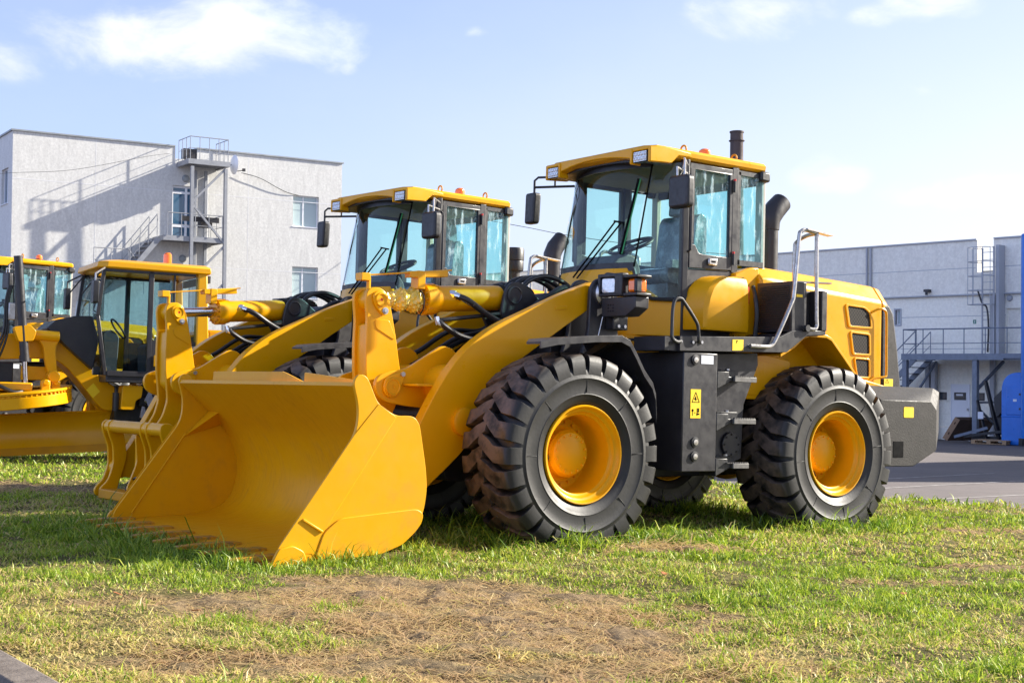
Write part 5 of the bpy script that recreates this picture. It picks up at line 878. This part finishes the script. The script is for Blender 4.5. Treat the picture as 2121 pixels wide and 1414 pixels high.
def asphalt_mat():
    m, nt, b = newmat('asphalt'); f = noise(nt, .35, 6); g = noise(nt, 80, 4); h = noise(nt, 1.6, 8, rough=.7, sc=(1, 2.2, 1)); c = ramp(nt, f, [(.35, (.115, .092, .083)), (.7, (.17, .135, .12))]); c = mix(nt, ramp(nt, h, [(.5, (0, 0, 0)), (.68, (.7, .7, .7))]), c, (.085, .068, .062)); c = mix(nt, .25, c, ramp(nt, g, [(.3, (.05, .05, .05)), (.7, (.19, .17, .155))])); nt.links.new(c, b.inputs['Base Color']); b.inputs['Roughness'].default_value = .85; bump(nt, b, g, .3, .01); return m
ASPH = asphalt_mat(); A_ = 450
gr = MB().add([(x, y, gz(x, y) - .03) for x, y in ((-A_, -60), (A_, -60), (A_, A_), (-A_, A_))], [(0, 1, 2, 3)]).obj('asphalt_ground', ASPH); tag(gr, kind='structure')
PAINT = mat('worn_white_paint', (.36, .33, .30), .8, c2=(.15, .13, .12), sc=4)
for a, b, w in (((5.3, 19.45), (10.5, 24.6), .09), ((4.9, 16.95), (9.4, 20.75), .09), ((6.3, 15.6), (9.4, 18.2), .10), ((5.9, 21.9), (9, 25.2), .08)):
    a = Vector(a); b = Vector(b); n_ = Vector((-(b - a).y, (b - a).x)).normalized() * w / 2; o = MB().add([(p.x, p.y, gz(p.x, p.y) - .026) for p in (a + n_, a - n_, b - n_, b + n_)], [(0, 1, 2, 3)]).obj('road_marking', PAINT); tag(o, kind='structure')
KM = Matrix(((KD.x, KN.x, 0, KA.x), (KD.y, KN.y, 0, KA.y), (0, 0, 1, gz(KA.x, KA.y)), (0, 0, 0, 1)))
for k in range(-3, 3):
    o = MB().box(k * 1.0 + .004, k * 1.0 + .996, 0, .16, -.25, .062 + random.uniform(-.004, .004)).obj('kerb', CONC, None, bevel=.018); o.matrix_world = KM; tag(o, kind='structure')
rd = MB().box(-6, 6, .165, 9, -.30, -.075).obj('road', ASPH); rd.matrix_world = KM; tag(rd, kind='structure')
pm = MB().box(-1.0, 4.5, -2.9, -1.2, -.05, .09).obj('plinth_slab', CONC, WH, bevel=.03)

# ------------------------------------------------------------------ grass
def grass_mat():
    m, nt, b = newmat('grass_blade'); nt.nodes.remove(b); a = nn(nt, 'ShaderNodeAttribute', attribute_name='tint'); out = nt.nodes['Material Output']
    c = ramp(nt, a.outputs['Fac'], [(0, (.085, .185, .010)), (.28, (.28, .40, .026)), (.52, (.58, .60, .085)), (.70, (.72, .60, .23)), (1, (.56, .37, .21))]); d = nt.nodes.new('ShaderNodeBsdfDiffuse'); t = nt.nodes.new('ShaderNodeBsdfTranslucent'); g = nn(nt, 'ShaderNodeBsdfGlossy', i_Roughness=.45, i_Color=(.6, .6, .5, 1)); m1 = nn(nt, 'ShaderNodeMixShader', i_Fac=.45); m2 = nn(nt, 'ShaderNodeMixShader', i_Fac=.06)
    nt.links.new(c, d.inputs[0]); nt.links.new(c, t.inputs[0]); nt.links.new(d.outputs[0], m1.inputs[1]); nt.links.new(t.outputs[0], m1.inputs[2]); nt.links.new(m1.outputs[0], m2.inputs[1]); nt.links.new(g.outputs[0], m2.inputs[2]); nt.links.new(m2.outputs[0], out.inputs[0]); return m
def sample(n, y0, y1, power=1.0):
    d = y0 * (y1 / y0) ** RNG.random(n) if power == 1 else y0 + (y1 - y0) * RNG.random(n); az = (RNG.random(n) - .5) * 1.2; x = az * d
    return x, d
XS, YS, W_, H_, T_, LEAN = [], [], [], [], [], []
wheelpts = []
for Lx in (L1, L2):
    for x, y in ((0, 1.08), (0, -1.08), (-2.92, 1.08), (-2.92, -1.08)): p = Lx.matrix_world @ Vector((x, y, 0)); wheelpts.append((p.x, p.y))
def longzone(x, y):
    d = np.full_like(x, 9.)
    for a, b in wheelpts: d = np.minimum(d, np.hypot((x - a) / 1.0, (y - b) / .8) - .75)
    for k in np.linspace(-1.4, 1.4, 9):
        for q in (1.6, 2.2, 2.5, 2.75, 2.95): p = L1.matrix_world @ Vector((q, k, 0)); d = np.minimum(d, np.hypot(x - p.x, y - p.y) - .08)
    ys_ = yard_side(x, y); return np.clip(1 - np.maximum(d, 0) / .45, 0, 1), np.clip(1 + ys_ / .5, 0, 1) * (ys_ < 0)
for n, y0, y1, w0, hs in ((230000, 4.6, 9.2, .0034, .85), (158000, 9.2, 15, .0052, 1.0), (96000, 15, 29, .010, 1.15)):
    x, y = sample(n, y0, y1); k = (yard_side(x, y) < -.02) & (kside(x, y) < -.01); x, y = x[k], y[k]; q0 = L1.matrix_world.inverted(); bx0 = q0[0][0] * x + q0[0][1] * y + q0[0][2] * gzn(x, y) + q0[0][3]; by0 = q0[1][0] * x + q0[1][1] * y + q0[1][2] * gzn(x, y) + q0[1][3]; k = ~((bx0 > 1.48) & (bx0 < 2.66) & (np.abs(by0) < 1.46)); x, y = x[k], y[k]; s = soil_mask(x, y); patch = fbm(x, y, 40, 1.1); fine = fbm(x, y, 44, .22)
    lz, edge = longzone(x, y); keep = RNG.random(len(x)) < (1 - .70 * np.clip(s * 1.25, 0, 1)) * np.clip(.35 + 2.4 * (fine - .3), .12, 1); x, y, s, patch, fine, lz, edge = [q[keep] for q in (x, y, s, patch, fine, lz, edge)]; m = len(x)
    dry = np.clip(.18 + 1.7 * (patch - .46) + .8 * s + .42 * np.clip((8.4 - y) / 3, 0, 1) * np.clip(1.1 - x * .5, .3, 1) - .9 * (fine - .5), .04, 1) * (1 - .75 * lz); isdry = RNG.random(m) < np.maximum(dry, np.clip(s * 1.6, 0, .97))
    tint = np.where(isdry, .58 + .40 * RNG.random(m), .06 + .46 * RNG.random(m) ** 1.2 + .10 * (patch - .5)); tint = np.where((s > .3) & (RNG.random(m) < .93), .84 + .16 * RNG.random(m), tint); tint = np.clip(tint - .10 * lz, 0, 1)
    h = (.018 + .034 * RNG.random(m) ** 1.6 + .20 * np.clip(fine - .46, 0, 1) * RNG.random(m)) * hs * np.where(isdry, .8, 1.0) * (1 + 2.3 * lz * RNG.random(m) ** 1.3 + .8 * edge * RNG.random(m)); h *= np.where(RNG.random(m) < .03, 2.0, 1)
    lean = np.where(s > .3, 2. + 2.4 * RNG.random(m), 0) + np.where(isdry, .8 + 2.2 * RNG.random(m), .3 + 1.3 * RNG.random(m)); XS.append(x); YS.append(y); W_.append(np.full(m, w0) * (.7 + .6 * RNG.random(m))); H_.append(h); T_.append(tint); LEAN.append(lean)
x, y, w, h, t, le = [np.concatenate(q) for q in (XS, YS, W_, H_, T_, LEAN)]; n = len(x); z = gzn(x, y) + rise(x) - .005 + lump(x, y); a = RNG.random(n) * 2 * PI; b = RNG.random(n) * 2 * PI
dx, dy = np.cos(a), np.sin(a); sx, sy = np.cos(b) * w, np.sin(b) * w; l1 = h * le * .35; l2 = h * le
V = np.empty((n, 5, 3), np.float32); V[:, 0] = np.stack([x - sx, y - sy, z], 1); V[:, 1] = np.stack([x + sx, y + sy, z], 1); V[:, 2] = np.stack([x + sx * .75 + dx * l1, y + sy * .75 + dy * l1, z + h * .6], 1); V[:, 3] = np.stack([x - sx * .75 + dx * l1, y - sy * .75 + dy * l1, z + h * .6], 1); V[:, 4] = np.stack([x + dx * l2, y + dy * l2, z + h * np.clip(1.08 - .30 * le, .22, 1)], 1)
me = bpy.data.meshes.new('grass'); me.vertices.add(5 * n); me.vertices.foreach_set('co', V.reshape(-1)); base = np.arange(n)[:, None] * 5
li = np.concatenate([base + np.array([0, 1, 2, 3]), base + np.array([3, 2, 4])], 1).reshape(-1).astype(np.int32); me.loops.add(7 * n); me.loops.foreach_set('vertex_index', li); me.polygons.add(2 * n); me.polygons.foreach_set('loop_start', np.stack([np.arange(n) * 7, np.arange(n) * 7 + 4], 1).reshape(-1).astype(np.int32)); me.update(calc_edges=True)
at_ = me.attributes.new('tint', 'FLOAT', 'POINT'); at_.data.foreach_set('value', np.repeat(t, 5).astype(np.float32)); me.materials.append(grass_mat()); go = bpy.data.objects.new('grass', me); COL.objects.link(go)
tag(go, 'short green and straw coloured grass with bare scuffed patches', 'grass', kind='stuff')
LEAF = mat('dry_leaf', (.42, .14, .04), .7, c2=(.30, .10, .03), sc=40)
lf = [(1.86, 9.1), (.95, 8.35), (2.55, 6.7), (2.75, 6.55), (3.05, 6.45), (2.2, 7.6), (-1.5, 6.6), (-2.0, 7.0)]
for k, (x_, y_) in enumerate(lf):
    r_ = random.Random(k); q = MB(); pts = [(.0, 0), (.012, .016), (.03, .02), (.05, .008), (.055, 0), (.05, -.010), (.03, -.02), (.012, -.015)]; q.prism([(px_, py_) for px_, py_ in pts], 0, .0015, 'z'); q.v = [(X_, Y_, Z_ + 6 * Y_ * Y_ + .12 * X_) for X_, Y_, Z_ in q.v]
    o = q.obj('fallen_leaf', LEAF); o.location = (x_, y_, gz(x_, y_) + float(rise(x_)) + .04); o.rotation_euler = (r_.uniform(-.4, .4), r_.uniform(-.4, .4), r_.uniform(0, 6)); tag(o, 'small curled orange brown leaf fallen on the grass', 'leaf', 'fallen leaves on the grass')

# ------------------------------------------------------------------ sky, sun, camera
EL = math.radians(25.5); SUN = Vector((.94 * math.cos(EL), .342 * math.cos(EL), math.sin(EL))).normalized()
wd = bpy.data.worlds.new('World'); scn.world = wd; wd.use_nodes = True; nt = wd.node_tree; bg = nt.nodes['Background']
sk = nn(nt, 'ShaderNodeTexSky', sky_type='NISHITA', sun_disc=False, sun_elevation=EL, sun_rotation=math.atan2(SUN.x, SUN.y), air_density=1.0, dust_density=2.2, ozone_density=1.0, altitude=150)
tc = nt.nodes.new('ShaderNodeTexCoord'); gen = tc.outputs['Generated']
def vm(op, a, b=None, out=0):
    n_ = nn(nt, 'ShaderNodeVectorMath', operation=op)
    for i, v in enumerate((a, b)):
        if v is None: continue
        if hasattr(v, 'is_output'): nt.links.new(v, n_.inputs[i])
        else: n_.inputs[i].default_value = v
    return n_.outputs[out]
mp = nn(nt, 'ShaderNodeMapping', i_Scale=(1, 1, 1.9)); nt.links.new(gen, mp.inputs[0])
nz = nn(nt, 'ShaderNodeTexNoise', i_Scale=9, i_Detail=10, i_Roughness=.6, i_Distortion=.35); nt.links.new(mp.outputs[0], nz.inputs['Vector']); nz2 = nn(nt, 'ShaderNodeTexNoise', i_Scale=4.0, i_Detail=6, i_Roughness=.6); nt.links.new(mp.outputs[0], nz2.inputs['Vector'])
def direction(u, v): p = at(u, v, 1) - Vector((0, 0, 1.42)); return p.normalized()
acc = None
for u, v, ru, rv, st in ((330, 85, 260, 75, 1), (500, 55, 160, 75, 1), (400, 128, 120, 60, 1), (640, 85, 120, 60, .85), (200, 65, 140, 55, .9), (20, 115, 90, 50, .55), (120, 130, 90, 30, .3), (1575, 20, 130, 55, 1), (1960, 10, 110, 45, .9), (1830, 35, 70, 25, .5), (1720, 365, 75, 45, .7), (1905, 185, 50, 25, .5), (985, 68, 26, 13, .75), (2020, 400, 180, 40, .4), (720, 140, 22, 16, .5)):
    c = direction(u, v); dd = vm('SUBTRACT', gen, c); dd = vm('DIVIDE', dd, (ru / 2600, ru / 2600, rv / 2600)); ln = vm('LENGTH', dd, out=1); g_ = mathn(nt, 'MULTIPLY', mathn(nt, 'SUBTRACT', 1.25, ln, True), st); acc = g_ if acc is None else mathn(nt, 'MAXIMUM', acc, g_)
den = mathn(nt, 'ADD', acc, mathn(nt, 'MULTIPLY', mathn(nt, 'SUBTRACT', nz.outputs['Fac'], .5), 5.0)); den = mathn(nt, 'MULTIPLY', den, mathn(nt, 'MULTIPLY', acc, 4, True)); cl = nn(nt, 'ShaderNodeMapRange', interpolation_type='SMOOTHSTEP'); nt.links.new(den, cl.inputs[0]); cl.inputs[1].default_value = .02; cl.inputs[2].default_value = 1.9
sp = nt.nodes.new('ShaderNodeSeparateXYZ'); nt.links.new(gen, sp.inputs[0])
veil = mathn(nt, 'SUBTRACT', 1.0, mathn(nt, 'DIVIDE', sp.outputs[2], .34), True); veil = mathn(nt, 'POWER', veil, 1.25)
rx = mathn(nt, 'ADD', mathn(nt, 'MULTIPLY', sp.outputs[0], 1.7), .42, True); veil = mathn(nt, 'MULTIPLY', veil, rx); veil = mathn(nt, 'ADD', veil, mathn(nt, 'MULTIPLY', mathn(nt, 'SUBTRACT', nz2.outputs['Fac'], .48), .28), True)
SKYB, CLB = SKY_BLUE, CLOUD
fr_ = mathn(nt, 'ADD', mathn(nt, 'MULTIPLY', mathn(nt, 'MAXIMUM', sp.outputs[1], 0), SKY_FRONT), SKY_MIX); zf = mathn(nt, 'MULTIPLY', mathn(nt, 'DIVIDE', mathn(nt, 'SUBTRACT', sp.outputs[2], .12), .6), 1.0, True); zf = mathn(nt, 'SUBTRACT', 1.0, mathn(nt, 'MULTIPLY', zf, .68)); kz = nn(nt, 'ShaderNodeVectorMath', operation='SCALE'); bd = vm('DOT_PRODUCT', gen, (-.74, -.67, 0), 1); zf = mathn(nt, 'MULTIPLY', zf, mathn(nt, 'ADD', 1.0, mathn(nt, 'MULTIPLY', mathn(nt, 'MAXIMUM', bd, 0), 1.75))); kz.inputs[0].default_value = SKYB; nt.links.new(zf, kz.inputs['Scale'])   # paler towards the horizon
base = mix(nt, fr_, sk.outputs[0], kz.outputs[0])
c1 = mix(nt, mathn(nt, 'MULTIPLY', veil, .92), base, CLB); cs_ = ramp(nt, nz2.outputs['Fac'], [(.38, (4.05, 4.25, 4.7)), (.56, tuple(q * 1.1 for q in CLB))]); c2 = mix(nt, cl.outputs[0], c1, cs_); nt.links.new(c2, bg.inputs[0]); bg.inputs[1].default_value = .11
sun = bpy.data.lights.new('sun', 'SUN'); sun.energy = 5.0; sun.angle = math.radians(.53); sun.color = (1, .935, .82); so = bpy.data.objects.new('sun', sun); COL.objects.link(so); so.rotation_euler = SUN.to_track_quat('Z', 'Y').to_euler()
cam = bpy.data.cameras.new('camera'); co = bpy.data.objects.new('camera', cam); COL.objects.link(co); scn.camera = co; cam.sensor_width = 36; cam.lens = 2796.39 / 2121 * 36; cam.clip_end = 3000; cam.clip_start = .05
co.matrix_world = Matrix.Translation((0, 0, 1.42)) @ Matrix.Rotation(PI / 2 + .0214, 4, 'X') @ Matrix.Rotation(.0097, 4, 'Z')
scn.view_settings.view_transform = 'Standard'; scn.view_settings.look = 'None'; scn.view_settings.exposure = EXPO; scn.view_settings.gamma = 1
scn.render.engine = 'CYCLES'; scn.cycles.use_denoising = True; scn.cycles.max_bounces = 8; scn.cycles.transparent_max_bounces = 16; scn.cycles.sample_clamp_indirect = 6
